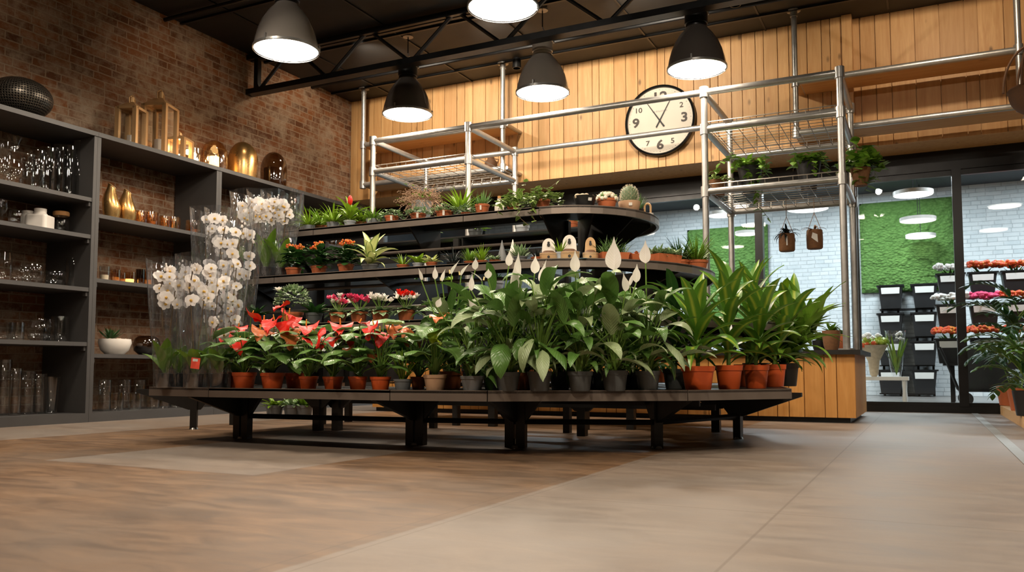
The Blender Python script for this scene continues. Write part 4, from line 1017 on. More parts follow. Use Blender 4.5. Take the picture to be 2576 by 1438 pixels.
def petiole_leaf(b,st,rr,base,az,rad,hgt,L,W,el,droop,prof,wave=.0,fold=.22,pr=.0035,mat=0,roll=0):
    e=Vector((base[0]+rad*math.cos(az),base[1]+rad*math.sin(az),base[2]+hgt)); m_=Vector(base)+Vector((rad*.3*math.cos(az),rad*.3*math.sin(az),hgt*.6))
    st.tube([base,m_,e],[pr*1.3,pr,pr*.8],5)
    b.leaf(e,az,el,L,W,droop,prof,8,fold,wave,mat,roll=roll)
def spathe_part(r,base,tip,size,mat,az,kind='lily',tilt=1.2,label=None,open_=.5):
    """stem from base to tip with a spathe leaf and spadix"""
    base=Vector(base); tip=Vector(tip); mid=base.lerp(tip,.55)+Vector((0,0,.02))
    b=MB()
    if kind=='lily':
        b.leaf(tip-Vector((0,0,size*.42)),az,tilt,size*1.0,size*.40*(1+.25*math.sin(tip.x*90)),.3+.25*math.sin(tip.y*70),'spathe',10,.38,0,0,roll=.35*math.sin(tip.x*55))
        o=b.build('flower',[MT['spathe']],r)
        MB().tube([base,mid,tip-Vector((0,0,size*.42))],[.0045,.004,.0035],6).build('flower_stalk',MT['stem'],o)
        d=Vector((math.cos(az),math.sin(az),0))
        MB().tube([tip-Vector((0,0,size*.36))-d*.012,tip-Vector((0,0,size*.14))-d*.016],[.005,.004],6).build('spadix',MT['spadix'],o)
    else:
        b.leaf(tip,az,tilt,size*.98,size*1.0,.75,'heart',9,-.25,.09,0,roll=open_)
        o=b.build('flower',[MT[mat]],r)
        MB().tube([base,mid,tip],[.004,.0035,.003],6).build('flower_stalk',MT['stem'],o)
        d=Vector((math.cos(az),math.sin(az),0))
        MB().tube([tip+Vector((0,0,.004)),tip+d*size*.12+Vector((0,0,size*.26))],[.0045,.003],6).build('spadix',MT['yellow'],o)
    return o
def local(r,p): return Vector(p)-r.location
# ---------------------------------------------------------------- front row positions
def front(px,back=0.):
    return ring(px,1.60-back,2.04-back,ZT0)
# anthuriums
def anthurium(px,w,h,label,flowers,back=0,seed=1,potmat='orange_pot',kind='std',n=15,group='red anthuriums in orange pots',nm='potted_anthurium',sc_=1.,leafmat='anth'):
    p=front(px,back); r=empty(nm,p); tag(r,label,'potted plant',group); rr=random.Random(seed)
    W=sz(p,w)/2; Hh=sz(p,h); pot(r,W,Hh,potmat,kind)
    b=MB(); st=MB(); hs=[]
    for i in range(n):
        az=i*2.4+rr.uniform(-.4,.4); t=i/n; rad=rr.uniform(.04,.11)*sc_*(1.2 if t<.5 else .8); hg=(.07+.25*t*rr.uniform(.7,1.1))*sc_
        L=rr.uniform(.12,.19)*sc_; petiole_leaf(b,st,rr,(rr.uniform(-.01,.01),rr.uniform(-.01,.01),Hh*.85),az,rad,hg,L,L*.86,rr.uniform(-.1,.55),rr.uniform(.7,1.4),'heart',.04,-.22)
    for i in range(8):
        az=rr.random()*6.28; b.leaf((0,0,Hh*.85),az,rr.uniform(.9,1.3),rr.uniform(.09,.15)*sc_,.03,.5,'lance',5,.3)
    b.build('foliage',MT[leafmat],r); st.build('leaf_stalks',MT['stem'],r)
    for (fx,fy,s_,mt,*e) in flowers:
        d=proj(p+Vector((0,0,Hh)))[2]+rr.uniform(-.1,.06); q=local(r,at(fx,fy,d)); az=FACE(p)+rr.uniform(-.9,.9)
        spathe_part(r,(0,0,Hh*.85),q,sz(p,s_),mt,az,'anth',(e[0] if e else rr.uniform(-.75,.1)),open_=rr.uniform(-.5,.5))
    return r
A='red'; P_='peach'
anthurium(598,56,38,'anthurium in orange pot half hidden, leftmost of the orange pots',[(576,833,44,A),(600,822,40,A)],.16,11)
anthurium(614,62,40,'anthurium with a cupped red flower facing out, second orange pot from left',[(603,858,48,A,-.6),(632,798,66,A),(664,806,50,A),(655,828,44,P_)],0,12)
anthurium(685,62,40,'anthurium with big pale heart leaf, third orange pot from left',[(690,806,56,A),(716,770,46,A),(722,806,52,A),(676,832,44,P_),(728,842,50,P_)],0,13)
anthurium(742,52,38,'anthurium in shaded orange pot behind, under the orange-red blooms',[(727,790,56,A),(738,826,40,P_),(752,848,44,P_)],.18,14)
anthurium(776,50,32,'anthurium with drooping red blooms, orange pot with white tag left of centre',[(770,820,64,A),(790,842,60,A),(806,850,44,A)],0,15,'orange_pot')
anthurium(838,54,32,'anthurium with high red bloom, orange pot below the white tag strip',[(856,817,60,A),(846,846,52,A),(862,850,40,P_)],0,16)
anthurium(900,50,33,'anthurium with small orange-edged blooms, second orange pot from the right',[(884,846,42,A,-.4),(880,873,34,P_),(905,812,40,A)],0,17)
anthurium(957,54,33,'anthurium with red blooms on long stalks, rightmost of the small orange pots',[(940,818,50,A),(956,834,52,A),(943,888,38,P_,-.4),(988,820,44,P_)],0,18)
# second line of anthuriums with paler blooms further right
anthurium(1052,40,32,'anthurium with tan faded blooms in brown pot behind the beige pot',[(1028,840,52,P_),(1004,826,44,P_),(1010,852,38,P_)],.2,19,'terracotta',group=None)
anthurium(1096,60,40,'anthurium with lime and tan spathes in the beige pot',[(1096,830,42,'lime'),(1108,797,50,P_),(1090,852,44,'lime')],0,20,'beige_pot',group=None,sc_=1.15)
# small grey pot with strappy shoots
def grassy(p,w,h,potmat,label,mat='bright',n=26,L=.16,Wd=.014,el=(.7,1.5),droop=.5,seed=1,kind='std',group=None,nm='potted_grass',prof='grass',name='foliage',cat='potted plant',dy=0):
    r=empty(nm,p); tag(r,label,cat,group); rr=random.Random(seed); W=sz(p,w)/2; Hh=sz(p,h); pot(r,W,Hh,potmat,kind)
    b=MB()
    for i in range(n):
        a=i*2.4+rr.uniform(-.3,.3); q=W*.4*math.sqrt(rr.random()); b.leaf((q*math.cos(a),q*math.sin(a),Hh*.85),a,rr.uniform(*el),L*rr.uniform(.7,1.15),Wd*rr.uniform(.8,1.2),droop*rr.uniform(.5,1.4),prof,6,.35)
    b.build(name,MT[mat],r); return r
grassy(front(1013),48,28,'mid_pot','small strappy green shoots in the low grey pot between orange and beige pots','bright',22,.17,.016,(.8,1.45),.4,21,nm='potted_shoots')
# peace lilies
def lily(px,w,h,label,flowers,back=0,seed=1,potmat='grey_pot',H_=.50,spread=.18,n=36,group='peace lilies in dark grey pots',mats=('lily','lily_sheen'),small=False,name='potted_peace_lily'):
    p=front(px,back); r=empty(name,p); tag(r,label,'potted plant',group); rr=random.Random(seed)
    W=sz(p,w)/2; Hh=sz(p,h); pot(r,W,Hh,potmat)
    b=MB(); st=MB(); fa=FACE(p)
    for i in range(n):
        az=i*2.4+rr.uniform(-.5,.5); t=(i+.5)/n; hg=H_*(.14+.74*t**.85)*rr.uniform(.8,1.12); rad=spread*rr.uniform(.3,1.0)*(1.1-.5*t)
        L=H_*rr.uniform(.36,.56); Wd=L*rr.uniform(.26,.40); el=rr.uniform(.25,1.4) if t>.35 else rr.uniform(-.3,.6)
        petiole_leaf(b,st,rr,(rr.uniform(-.02,.02),rr.uniform(-.02,.02),Hh*.85),az,rad,hg,L,Wd,el,rr.uniform(.7,1.9),'ell' if i%3 else 'lance',.03,rr.choice((.3,.22,.35)),.004,rr.choice((0,0,1)),rr.uniform(-.5,.5))
    for i in range(int(n*.5)):
        az=rr.random()*6.28; petiole_leaf(b,st,rr,(0,0,Hh*.85),az,rr.uniform(.03,.10),H_*rr.uniform(.06,.28),H_*rr.uniform(.2,.34),.035,rr.uniform(.0,1.2),rr.uniform(.8,2),'lance',.02,.3,.003,rr.choice((0,0,1)),rr.uniform(-.5,.5))
    b.build('foliage',[MT[mats[0]],MT[mats[1]]],r); st.build('leaf_stalks',MT['stem'],r)
    for (fx,fy,s_,*e) in flowers:
        d=proj(p)[2]+rr.uniform(-.06,.05); q=local(r,at(fx,fy,d))
        spathe_part(r,(0,0,Hh*.85),q,sz(p,s_),None,fa+(e[1] if len(e)>1 else rr.uniform(-1.4,1.4)),'lily',(e[0] if e else 1.25))
lily(1190,62,38,'peace lily with cream bud, in the slate grey pot right of the beige pot',[(1197,770,46,1.0),(1100,753,48,.5)],0,31,'mid_pot',.36,.15,20)
lily(1277,64,48,'peace lily in dark grey pot below the paired white blooms',[(1186,712,46,1.5),(1228,684,40,.6),(1295,702,74,1.45,0)],0,32,H_=.47)
lily(1356,64,50,'peace lily in dark grey pot with large ribbed pale leaf above',[(1303,672,72,1.5,.1),(1368,690,66,1.6,.6),(1402,752,44,1.4)],0,33,H_=.50)
lily(1460,66,50,'peace lily in dark grey pot under the single upright white bloom',[(1447,660,56,1.5,0),(1384,684,50,1.3)],0,34,H_=.46)
lily(1548,70,52,'peace lily in the widest dark grey pot under the tallest white bloom',[(1545,644,86,1.5,0),(1573,712,50,1.3),(1600,688,56,1.1)],0,35,H_=.48)
lily(1631,64,50,'peace lily in dark grey pot nearest the big orange pots',[(1624,637,60,1.5,0)],0,36,H_=.42)
# second line of peace lilies
lily(1135,60,44,'peace lily standing behind the slate pot with many slim white buds',[(1060,690,36,1.2),(1094,688,34,1.4),(1112,693,34,1.3),(1136,672,44,1.0),(1160,676,42,1.0),(1196,664,34,1.2)],.42,37,'terracotta',.44,.24,28,None)
lily(1240,60,44,'peace lily in the second line left of the paired blooms',[(1212,690,40,.8),(1280,652,40,1.5)],.40,38,'grey_pot',.52,.22,26)
lily(1318,54,42,'peace lily in small brown pot behind the dark pots with white cord',[(1345,668,48,1.4)],.38,39,'terracotta',.5,.2,24,None)
lily(1410,60,44,'peace lily in the second line right of the ribbed pale leaf',[],.40,40,'grey_pot',.52,.2,24)
lily(1505,60,44,'peace lily in the second line between the two tallest blooms',[],.42,41,'grey_pot',.5,.2,24)
lily(1592,54,42,'peace lily in the second line with a folded grey-green leaf',[(1585,700,44,1.2)],.40,42,'black_pot',.48,.2,22)
lily(1190,60,44,'peace lily far back behind the tan anthurium',[],.66,43,'grey_pot',.46,.25,24)
# dracaenas
def drac(p,w,h,potmat,label,seed,Hs=.34,L=.36,Wd=.085,n=22,lean=(0,0),mat='drac',group='striped dracaenas in large orange pots',kind='std',nm='potted_dracaena',el=(.55,1.45)):
    r=empty(nm,p); tag(r,label,'potted plant',group); rr=random.Random(seed); W=sz(p,w)/2; Hh=sz(p,h); pot(r,W,Hh,potmat,kind)
    pts=[Vector((lean[0]*t*t,lean[1]*t*t,Hh*.85+Hs*t)) for t in (0,.25,.5,.75,1)]
    MB().tube(pts,[.012,.011,.010,.009,.006],8).build('stem',MT['stem'],r)
    b=MB()
    for i in range(n):
        t=.12+.88*i/n; k=t*4; q=pts[int(min(3,k))].lerp(pts[int(min(3,k))+1],k-int(min(3,k))); a=i*2.4+rr.uniform(-.3,.3)
        e=el[0]+(el[1]-el[0])*(t**1.3)*rr.uniform(.75,1.15); b.leaf(q,a,e,L*rr.uniform(.7,1.1)*(1-.15*abs(t-.6)),Wd*rr.uniform(.8,1.15),rr.uniform(.6,1.5)*(1.3-t*.6),'lance',9,.3,.03,0,roll=rr.uniform(-.25,.25))
    b.build('foliage',MT[mat],r); return r
drac(front(1755),86,60,'orange_pot','striped dracaena in the biggest orange pot, left of the group',51,.27,.42,.088,20)
drac(front(1833,.05),70,60,'orange_pot','striped dracaena in orange pot, second of the large ones',52,.42,.38,.084,21)
drac(front(1902,.06),66,58,'orange_pot','striped dracaena in orange pot, third of the large ones',53,.34,.38,.082,21,(.06,0))
drac(front(1949,.14),60,56,'orange_pot','striped dracaena in half-hidden orange pot, fourth of the large ones',54,.34,.42,.082,20,(.14,.05))
drac(ring(1980,1.50,1.9,ZT0),62,58,'black_pot','leaning broad-leaved plant in black pot at the right end of the table',55,.24,.44,.085,30,(.16,-.02),'fern',None,nm='potted_foliage_plant',el=(.55,1.3))
drac(ring(1880,1.3,1.6,ZT0),66,56,'orange_pot','tall striped dracaena in the second line behind the large orange pots',56,.48,.38,.08,22,(.05,0),group=None)
drac(ring(1950,1.28,1.6,ZT0),66,56,'black_pot','lime-green broad-leaved plant behind the right end dracaenas',57,.34,.36,.12,24,(.2,.05),'bright',None,nm='potted_foliage_plant',el=(.5,1.3))
drac(ring(1990,1.40,1.5,ZT0),60,50,'black_pot','bushy green plant spilling over the right end of the low table',58,.26,.42,.075,40,(.3,.0),'fern',None,nm='potted_foliage_plant',el=(.45,1.3))
drac(ring(1700,1.35,1.65,ZT0),66,50,'grey_pot','glossy dark-leaved plant behind the last peace lily',59,.4,.30,.07,24,(0,0),'dark_leaf',None,nm='potted_foliage_plant')
# white flowering shrub at right behind
p=ring(2030,1.5,1.35,ZT0); r=empty('white_flowering_plant',p); tag(r,'white flowering plant behind the right end of the low table, near the counter post','potted plant')
pot(r,.075,.12,'black_pot'); rr=random.Random(60); b=MB()
for i in range(60): b.leaf((0,0,.12+.25*rr.random()),rr.random()*6.28,rr.uniform(.1,1.2),rr.uniform(.10,.22),.05,rr.uniform(.3,1.1),'ell',5,.25)
b.build('foliage',MT['fern'],r)
for i in range(11):
    q=Vector((rr.uniform(-.05,.22),rr.uniform(-.1,.1),rr.uniform(.2,.5))); b=MB()
    for k in range(5): b.leaf(q,k*1.256,.35,.035,.03,.3,'round',3,.1)
    b.build('flower',MT['white_petal'],r)
# flower vendor bits on the counter's right end : small terracotta and basket
for px,py_,w,h,m_,l in ((2092,870,44,70,'coco','brown wicker planter standing on the counter behind the front pipe post'),(2120,870,34,60,'terracotta','terracotta pot standing between the two right pipe posts'),(2064,870,40,40,'black_pot','low black pot on the counter beside the wicker planter')):
    p=gd(px,7.9 if w>40 else 8.2,zt); r=empty('counter_planter',p); tag(r,l,'planter'); W=sz(p,w)/2; pot(r,W,sz(p,h)*.75,m_,'bowl')
    b=MB(); rr=random.Random(px)
    for i in range(22): b.leaf((0,0,sz(p,h)*.65),rr.random()*6.28,rr.uniform(.2,1.3),.13,.035,.6,'lance',4,.3)
    b.build('foliage',MT['fern' if w>36 else 'varieg'],r)
# ---------------------------------------------------------------- orchids
def blossom_mesh(seed=1,s_=.042):
    b=MB()
    for k in range(5):
        big=k in(1,4); az=PI/2+k*2*PI/5; b.leaf((0,0,0),az,.15,s_*(1.05 if big else .95),s_*(1.15 if big else .75),.35,'round',5,.05,.03)
    for i,(x,y,z) in enumerate(b.v): b.v[i]=(x,-z,y)
    b.ball((0,-.008,-.004),s_*.2,7,4,1,1,1,1)
    b.leaf((0,-.004,-.006),-PI/2,.2,s_*.35,s_*.3,.4,'round',3,.3,0,1)
    return b
BL=blossom_mesh(); bl0=BL.build('blossom',[MT['white_petal'],MT['yellow']]); blm=bl0.data; bpy.data.objects.remove(bl0)
def orchid(p,Hs,Rt,seed,label,group,z0,z1,nb=9,spikes=2,potm='smoke',tagc=False,Rp=.062,Lf=.22):
    r=empty('wrapped_orchid',p,0); tag(r,label,'orchid',group); rr=random.Random(seed)
    MB().lathe([(.001,.0),(Rp*.8,0),(Rp*.82,.004),(Rp,.10),(Rp*.98,.115)],22).build('pot',MT['film'],r)
    MB().lathe([(.001,.006),(Rp*.76,.006),(Rp*.9,.085),(.001,.095)],16).build('bark',MT['black_pot'],r)
    ph=rr.random()*6
    MB().lathe([(Rp*1.06,.0),(Rp*1.1,.10),(Rp*1.25,Hs*.28),(Rt*.86,Hs*.65),(Rt,Hs)],36,wob=lambda a,t:1+.10*t*math.sin(4*a+ph)+.05*t*math.sin(9*a+ph*2)+.02*math.sin(13*a)).build('clear_sleeve',MT['film'],r)
    b=MB()
    for i in range(6):
        a=ph+i*1.05+rr.uniform(-.2,.2); b.leaf((.01*math.cos(a),.01*math.sin(a),.09),a,rr.uniform(1.0,1.35),Lf*rr.uniform(.8,1.15),.078,rr.uniform(.4,.9),'ell',7,.3)
    b.build('leaves',MT['fern'],r)
    fa=FACE(p)
    for s_ in range(spikes):
        a=fa+(s_*2-1)*.9+rr.uniform(-.4,.4); top=Hs*z1*rr.uniform(.93,1.02)
        pts=[Vector((.0,0,.09))]+[Vector((math.cos(a)*Rt*.5*t,math.sin(a)*Rt*.5*t,.09+(top-.09)*t)) for t in (.3,.6,.85)]
        d2=Vector((math.cos(a+1.5),math.sin(a+1.5),0)); pts.append(Vector((0,0,top))+d2*Rt*.35+Vector((math.cos(a),math.sin(a),0))*Rt*.45)
        sp=MB().tube(pts,[.0035]*5,5).build('flower_spike',MT['brown_stem'],r)
        for k in range(nb):
            t=k/max(1,nb-1); z=Hs*(z0+(z1-z0)*t)+rr.uniform(-.012,.012); aa=fa+rr.uniform(-1.3,1.3); q=Rt*rr.uniform(.25,.72)
            o=bpy.data.objects.new('blossom',blm); col.objects.link(o); o.parent=sp; o.location=(q*math.cos(aa),q*math.sin(aa),z)
            o.rotation_euler=(rr.uniform(-.45,.15),rr.uniform(-.5,.5),fa+PI/2+rr.uniform(-.8,.8)); s=rr.uniform(.85,1.15); o.scale=(s,s,s)
        b=MB()
        for k in range(3): b.ball((pts[-1].x+rr.uniform(-.02,.02),pts[-1].y,pts[-1].z+.012+k*.016),.009-.0015*k,6,4,1,1,1.4)
        b.build('buds',MT['white_petal'],sp)
    if tagc:
        d=Vector((math.cos(fa),math.sin(fa),0)); t=Vector((-d.y,d.x,0)); c=d*Rp*1.25+Vector((0,0,.15)); z=Vector((0,0,1))
        ct=MB().plate([c-t*.028-z*.03+d*.01,c+t*.022-z*.036+d*.01,c+t*.028+z*.03,c-t*.022+z*.036],d,.002).build('care_tag',MT['red_tag'],r,smooth=0)
        MB().plate([c-t*.016+z*.012+d*.004,c+t*.012+z*.010+d*.004,c+t*.014+z*.026+d*.003,c-t*.014+z*.028+d*.003],d,.002).build('tag_print',MT['paper'],ct,smooth=0)
G1='white orchids in clear sleeves at the left end of the low table'
def tb(px,d): return gd(px,d,ZT0)
for px,d,Hs,Rt,l,tg in ((414,5.22,.80,.125,'wrapped white orchid in clear pot, front left corner of the low table',0),(448,5.45,.84,.12,'wrapped white orchid behind, second from the left corner of the low table',0),
    (490,5.12,.82,.12,'wrapped white orchid with the red care tag on its sleeve',1),(524,5.4,.80,.12,'wrapped white orchid between the tagged one and the tall ones',0),(551,5.15,.50,.09,'low wrapped plant in dark pot left of the anthuriums',0)):
    orchid(tb(px,d),Hs,Rt,px,l,G1,.66,.90 if Hs>.6 else .8,6 if Hs>.6 else 2,2 if Hs>.6 else 1,tagc=tg)
G2='tall white orchids in clear sleeves beside the shelving'
for px,d,l,z in ((528,5.95,'tallest wrapped white orchid, left of the tall pair',.345),(568,5.6,'tall wrapped white orchid hanging full of blossoms, middle of the tall ones',.345),(596,5.85,'tall wrapped white orchid with drooping low blossoms, right of the tall ones',.345)):
    p=gd(px,d,z); orchid(p,(932-(520 if px<590 else 560))*d/F+.105,.15,px+1,l,G2,.30,.93,11,2,Rp=.07,Lf=.26)
G3='white orchids in clear sleeves on the middle tier'
for px,ry,l in ((628,.86,'wrapped white orchid on the middle tier, leftmost with full white crown'),(668,.98,'wrapped white orchid on the middle tier with big leaves showing'),(706,.9,'wrapped white orchid on the middle tier, rightmost of its group')):
    p=coly(px,CYY-ry,T2['z']); orchid(p,(932-480)*proj(p)[2]/F+.45-1.15,.15,px,l,G3,.66,.86,9,2,Rp=.075,Lf=.30)
# ---------------------------------------------------------------- lower back tier : cyclamens, hydrangea, cabbage
def cyclamen(px,l,m1,m2,seed):
    p=coly(px,CYY-1.38,T1['z']); r=empty('potted_cyclamen',p); tag(r,l,'potted plant','cyclamens on the lower tier'); rr=random.Random(seed)
    pot(r,.06,.075,'terracotta'); b=MB()
    for i in range(26): b.leaf((0,0,.07),i*2.4,rr.uniform(.0,.7),rr.uniform(.07,.12),.05,.7,'round',4,.1)
    b.build('foliage',MT['varieg'],r)
    for k in range(15):
        a=rr.random()*6.28; q=.065*math.sqrt(rr.random()); c=(q*math.cos(a)*1.3,q*math.sin(a),.13+rr.uniform(0,.05)); b=MB()
        for i in range(6): b.leaf(c,i*1.05+a,rr.uniform(.1,1.3),.034,.022,-.3,'round',4,.2,.1)
        b.tube([(0,0,.07),c],.002,4,1); b.build('flower',[MT[m1 if k%2 else m2],MT['stem']],r)
cyclamen(850,'cyclamen with white and pink blooms, leftmost on the lower tier','white_petal','pink',71)
cyclamen(903,'cyclamen with deep pink blooms on the lower tier','pink','pink',72)
cyclamen(957,'cyclamen with white blooms on the lower tier','white_petal','white_petal',73)
cyclamen(1022,'cyclamen with white and red blooms, rightmost on the lower tier','white_petal','red',74)
p=coly(736,CYY-1.36,T1['z']); r=empty('potted_cabbage_rosette',p); tag(r,'round frilly pale green rosette plant with a white bloom behind the red anthuriums','potted plant')
pot(r,.075,.09,'terracotta'); rr=random.Random(5); b=MB()
for i in range(190):
    t=math.acos(1-rr.random()*1.1); a=i*2.4; q=.125
    b.leaf((q*.75*math.sin(t)*math.cos(a),q*.75*math.sin(t)*math.sin(a),.16+q*.75*math.cos(t)),a,PI/2-t,.04,.02,.3,'round',3,.2,.2)
b.build('foliage',MT['varieg'],r); b=MB()
for i in range(14): b.leaf((-.09,-.05,.24),i*2.4,rr.uniform(.2,1.2),.04,.02,.3,'round',3,.2)
b.build('flower',MT['white_petal'],r)
for px,l,m_ in ((640,'dark leafy pot half hidden on the lower tier beside the tall orchids','dark_leaf'),(790,'low dark green plant on the lower tier right of the frilly rosette','dark_leaf'),(1090,'low grey-leaved plant on the lower tier right of the cyclamens','varieg'),(1150,'dark leafy plant on the lower tier behind the slim lily buds','dark_leaf'),(1240,'green plant on the lower tier behind the peace lilies, left of centre','leaf'),(1330,'green plant on the lower tier behind the peace lilies at centre','leaf'),(1500,'pale green plant on the curved part of the lower tier','bright'),(1600,'green plant on the curved part of the lower tier near the right','leaf'),(1690,'bushy green plant at the right of the lower tier','dark_leaf')):
    grassy(ring(px,1.33,1.36,T1['z']),44,30,'grey_pot',l,m_,30,.11,.035,(.3,1.3),.6,px,prof='ell',nm='potted_leafy_plant')
# ---------------------------------------------------------------- middle tier
def kalanchoe(px,l,seed):
    p=coly(px,CYY-.97,T2['z']); r=empty('potted_kalanchoe',p); tag(r,l,'potted plant','kalanchoes on the middle tier'); rr=random.Random(seed)
    pot(r,.062,.07,'terracotta'); b=MB()
    for i in range(64):
        a=rr.random()*6.28; z=.07+.12*rr.random(); q=rr.uniform(.01,.07); b.leaf((q*math.cos(a),q*math.sin(a),z),a,rr.uniform(-.1,.9),rr.uniform(.05,.085),.05,.6,'round',4,.15,.06)
    b.build('foliage',MT['dark_leaf'],r)
    for k in range(5):
        a=rr.random()*6.28; q=.05*math.sqrt(rr.random()); b=MB(); c=(q*math.cos(a),q*math.sin(a),.225+rr.uniform(-.02,.02))
        for i in range(12): b.ball((c[0]+rr.uniform(-.02,.02),c[1]+rr.uniform(-.02,.02),c[2]+rr.uniform(-.01,.012)),.0085,6,4)
        b.tube([(0,0,.1),c],.002,4,1); b.build('flower_cluster',[MT['orange_flower'],MT['stem']],r)
kalanchoe(738,'orange-red kalanchoe on the middle tier, leftmost beside the wrapped orchids',81)
kalanchoe(802,'orange-red kalanchoe on the middle tier, middle of three',82)
kalanchoe(870,'orange-red kalanchoe on the middle tier, rightmost of three',83)
def mid(px,back=0): return ring(px,.92-back,1.0-back,T2['z'])
drac(mid(931),46,18,'mid_pot','cream-and-green variegated plant in zinc-grey pot on the middle tier',84,.06,.22,.065,18,(0,0),'dieff',None,nm='potted_variegated_plant',el=(.5,1.45))
grassy(mid(1014),34,12,'terracotta','small yellow-green spiky plant in terracotta pot on the middle tier','bright',24,.10,.014,(.5,1.4),.5,85)
grassy(mid(1052),30,14,'pale_pot','lime leaf plant in pale pot beside the spiky yellow-green one','bright',16,.09,.035,(.3,1.3),.6,86,prof='ell',nm='potted_leafy_plant')
grassy(mid(1086),30,14,'terracotta','white-leaved tuft in terracotta pot at the middle of the middle tier','dieff',18,.08,.03,(.3,1.3),.6,87,prof='ell',nm='potted_leafy_plant')
grassy(mid(1140),34,10,'black_pot','black grassy tuft in black pot on the middle tier','blackish',40,.15,.008,(.3,1.3),.7,88,nm='potted_black_grass')
grassy(mid(1182),32,10,'terracotta','feathery green plant in terracotta pot on the middle tier','fern',60,.10,.010,(.6,1.5),.3,89,nm='potted_fern')
grassy(mid(1212),32,10,'terracotta','fresh yellow-green feathery plant next to the darker feathery one','bright',50,.11,.010,(.5,1.5),.4,90,nm='potted_fern')
grassy(mid(1245),30,9,'terracotta','low pale succulent in terracotta pot on the middle tier','varieg',30,.05,.02,(.1,1.2),.2,91,prof='ell',nm='potted_succulent')
grassy(mid(1310),38,14,'mid_pot','blue-grey succulent rosette in grey pot on the middle tier','varieg',34,.09,.022,(.2,1.3),-.1,92,prof='lance',nm='potted_succulent')
grassy(mid(1350),34,10,'terracotta','dark spiky succulent left of the wooden bird-box planters','blackish',30,.07,.012,(.2,1.3),.2,93,nm='potted_succulent')
grassy(mid(1408),24,22,'pale_pot','small green shoot between the first two arched wooden planters','bright',12,.10,.016,(.8,1.5),.3,94,nm='potted_shoots')
# paper birds / cones
for px,l in ((1263,'grey felt cone ornament on the middle tier'),(1290,'white pointed paper flower ornament on the middle tier')):
    p=mid(px,.04); r=empty('cone_ornament',p); tag(r,l,'ornament'); MB().lathe([(.001,0),(.035,0),(.03,.05),(.016,.10),(.002,.16)],14).build('cone',MT['mid_pot' if px<1270 else 'paper'],r); MB().lathe([(.001,-.0),(.04,0),(.04,.008),(.001,.008)],14).build('foot',MT['dark_steel'],r)
# arched wooden planters
def archplanter(px,w,h,l):
    p=mid(px); r=empty('arched_wooden_planter',p,FACE(p)+PI/2); tag(r,l,'planter','arched wooden planters on the middle tier'); W=sz(p,w)/2; Hh=sz(p,h)
    MB().lathe([(.001,0),(W*.86,0),(W*.96,Hh*.1),(W,Hh*.30),(W*.97,Hh*.33),(W*.9,Hh*.33)],16,sy=.8).build('tub',MT['palewood'],r,smooth=20)
    MB().lathe([(W*.98,Hh*.22),(W*1.03,Hh*.24),(W*1.03,Hh*.35),(W*.9,Hh*.36)],24,sy=.8).build('clear_band',MT['film'],r)
    MB().lathe([(.001,Hh*.33),(W*.85,Hh*.33),(W*.5,Hh*.44),(.001,Hh*.46)],14,sy=.8).build('filling',MT['wicker'],r)
    a=W*.66; pts=[(-a*1.1,W*.2,Hh*.3)]+[(-a*math.cos(t),W*.2,Hh*.68+Hh*.32*math.sin(t)) for t in [PI*i/12 for i in range(13)]]+[(a*1.1,W*.2,Hh*.3)]
    o=MB().plate(pts,(0,1,0),.014).build('arched_board',MT['palewood'],r,smooth=0)
    o.data.materials[0]=MT['white'] if w>44 else MT['palewood']
    for z,q in ((.80,.13),(.71,.17)): 
        b=MB(); b.lathe([(.001,-.004),(W*q,-.004),(W*q,.004)],12)
        for i,(x,y,zz) in enumerate(b.v): b.v[i]=(x,W*.2-.01+zz,Hh*z+y)
        b.build('round_mark',MT['black_pot'],o)
    b=MB(); b.lathe([(.001,0),(W*.14,0)],12)
    for i,(x,y,zz) in enumerate(b.v): b.v[i]=(x,-W*.80,Hh*.14+y)
    b.build('hole',MT['black_pot'],r)
archplanter(1380,48,58,'arched cream wooden planter with round dark marks, left one')
archplanter(1432,52,66,'arched cream wooden planter with round dark marks, middle and tallest')
archplanter(1486,40,60,'honey-coloured arched wooden planter with dark marks, right one')
def trough(px,w,h,mat,potmat,label,n,L,Wd,prof,seed,el=(.3,1.4),back=0,nm='planted_trough'):
    p=ring(px,.93-back,1.0-back,T2['z']); d=p-Vector((CX,CYY,T2['z'])); rz=math.atan2(d.y,d.x)+PI/2
    r=empty(nm,p,rz); tag(r,label,'potted plant'); W=sz(p,w)/2; Hh=sz(p,h); rr=random.Random(seed)
    q=.06; MB().add([(-W*.92,-q*.8,0),(W*.92,-q*.8,0),(W*.92,q*.8,0),(-W*.92,q*.8,0),(-W,-q,Hh),(W,-q,Hh),(W,q,Hh),(-W,q,Hh)],[(3,2,1,0),(0,1,5,4),(1,2,6,5),(2,3,7,6),(3,0,4,7)]).build('pot',MT[potmat],r,smooth=0)
    MB().box(-W*.96,W*.96,-q*.95,q*.95,Hh*.78,Hh*.85).build('soil',MT['soil'],r,smooth=0)
    b=MB()
    for i in range(n):
        a=rr.random()*6.28; b.leaf((rr.uniform(-W*.85,W*.85),rr.uniform(-q,q)*.8,Hh*.85),a,rr.uniform(*el),L*rr.uniform(.6,1.15),Wd,rr.uniform(.1,.9),prof,4,.3)
    b.build('foliage',MT[mat],r); return r
trough(1544,72,20,'aloe','terracotta','lavender-like tufts in terracotta trough right of the arched planters',120,.13,.008,'grass',95)
trough(1608,60,18,'peach','terracotta','small trough with dry reddish succulents on the middle tier bend',40,.05,.02,'ell',96,(.1,1.0))
trough(1672,80,24,'varieg','terracotta','small-leaved pale green plants in terracotta trough on the middle tier bend',150,.08,.028,'ell',97,(.2,1.3))
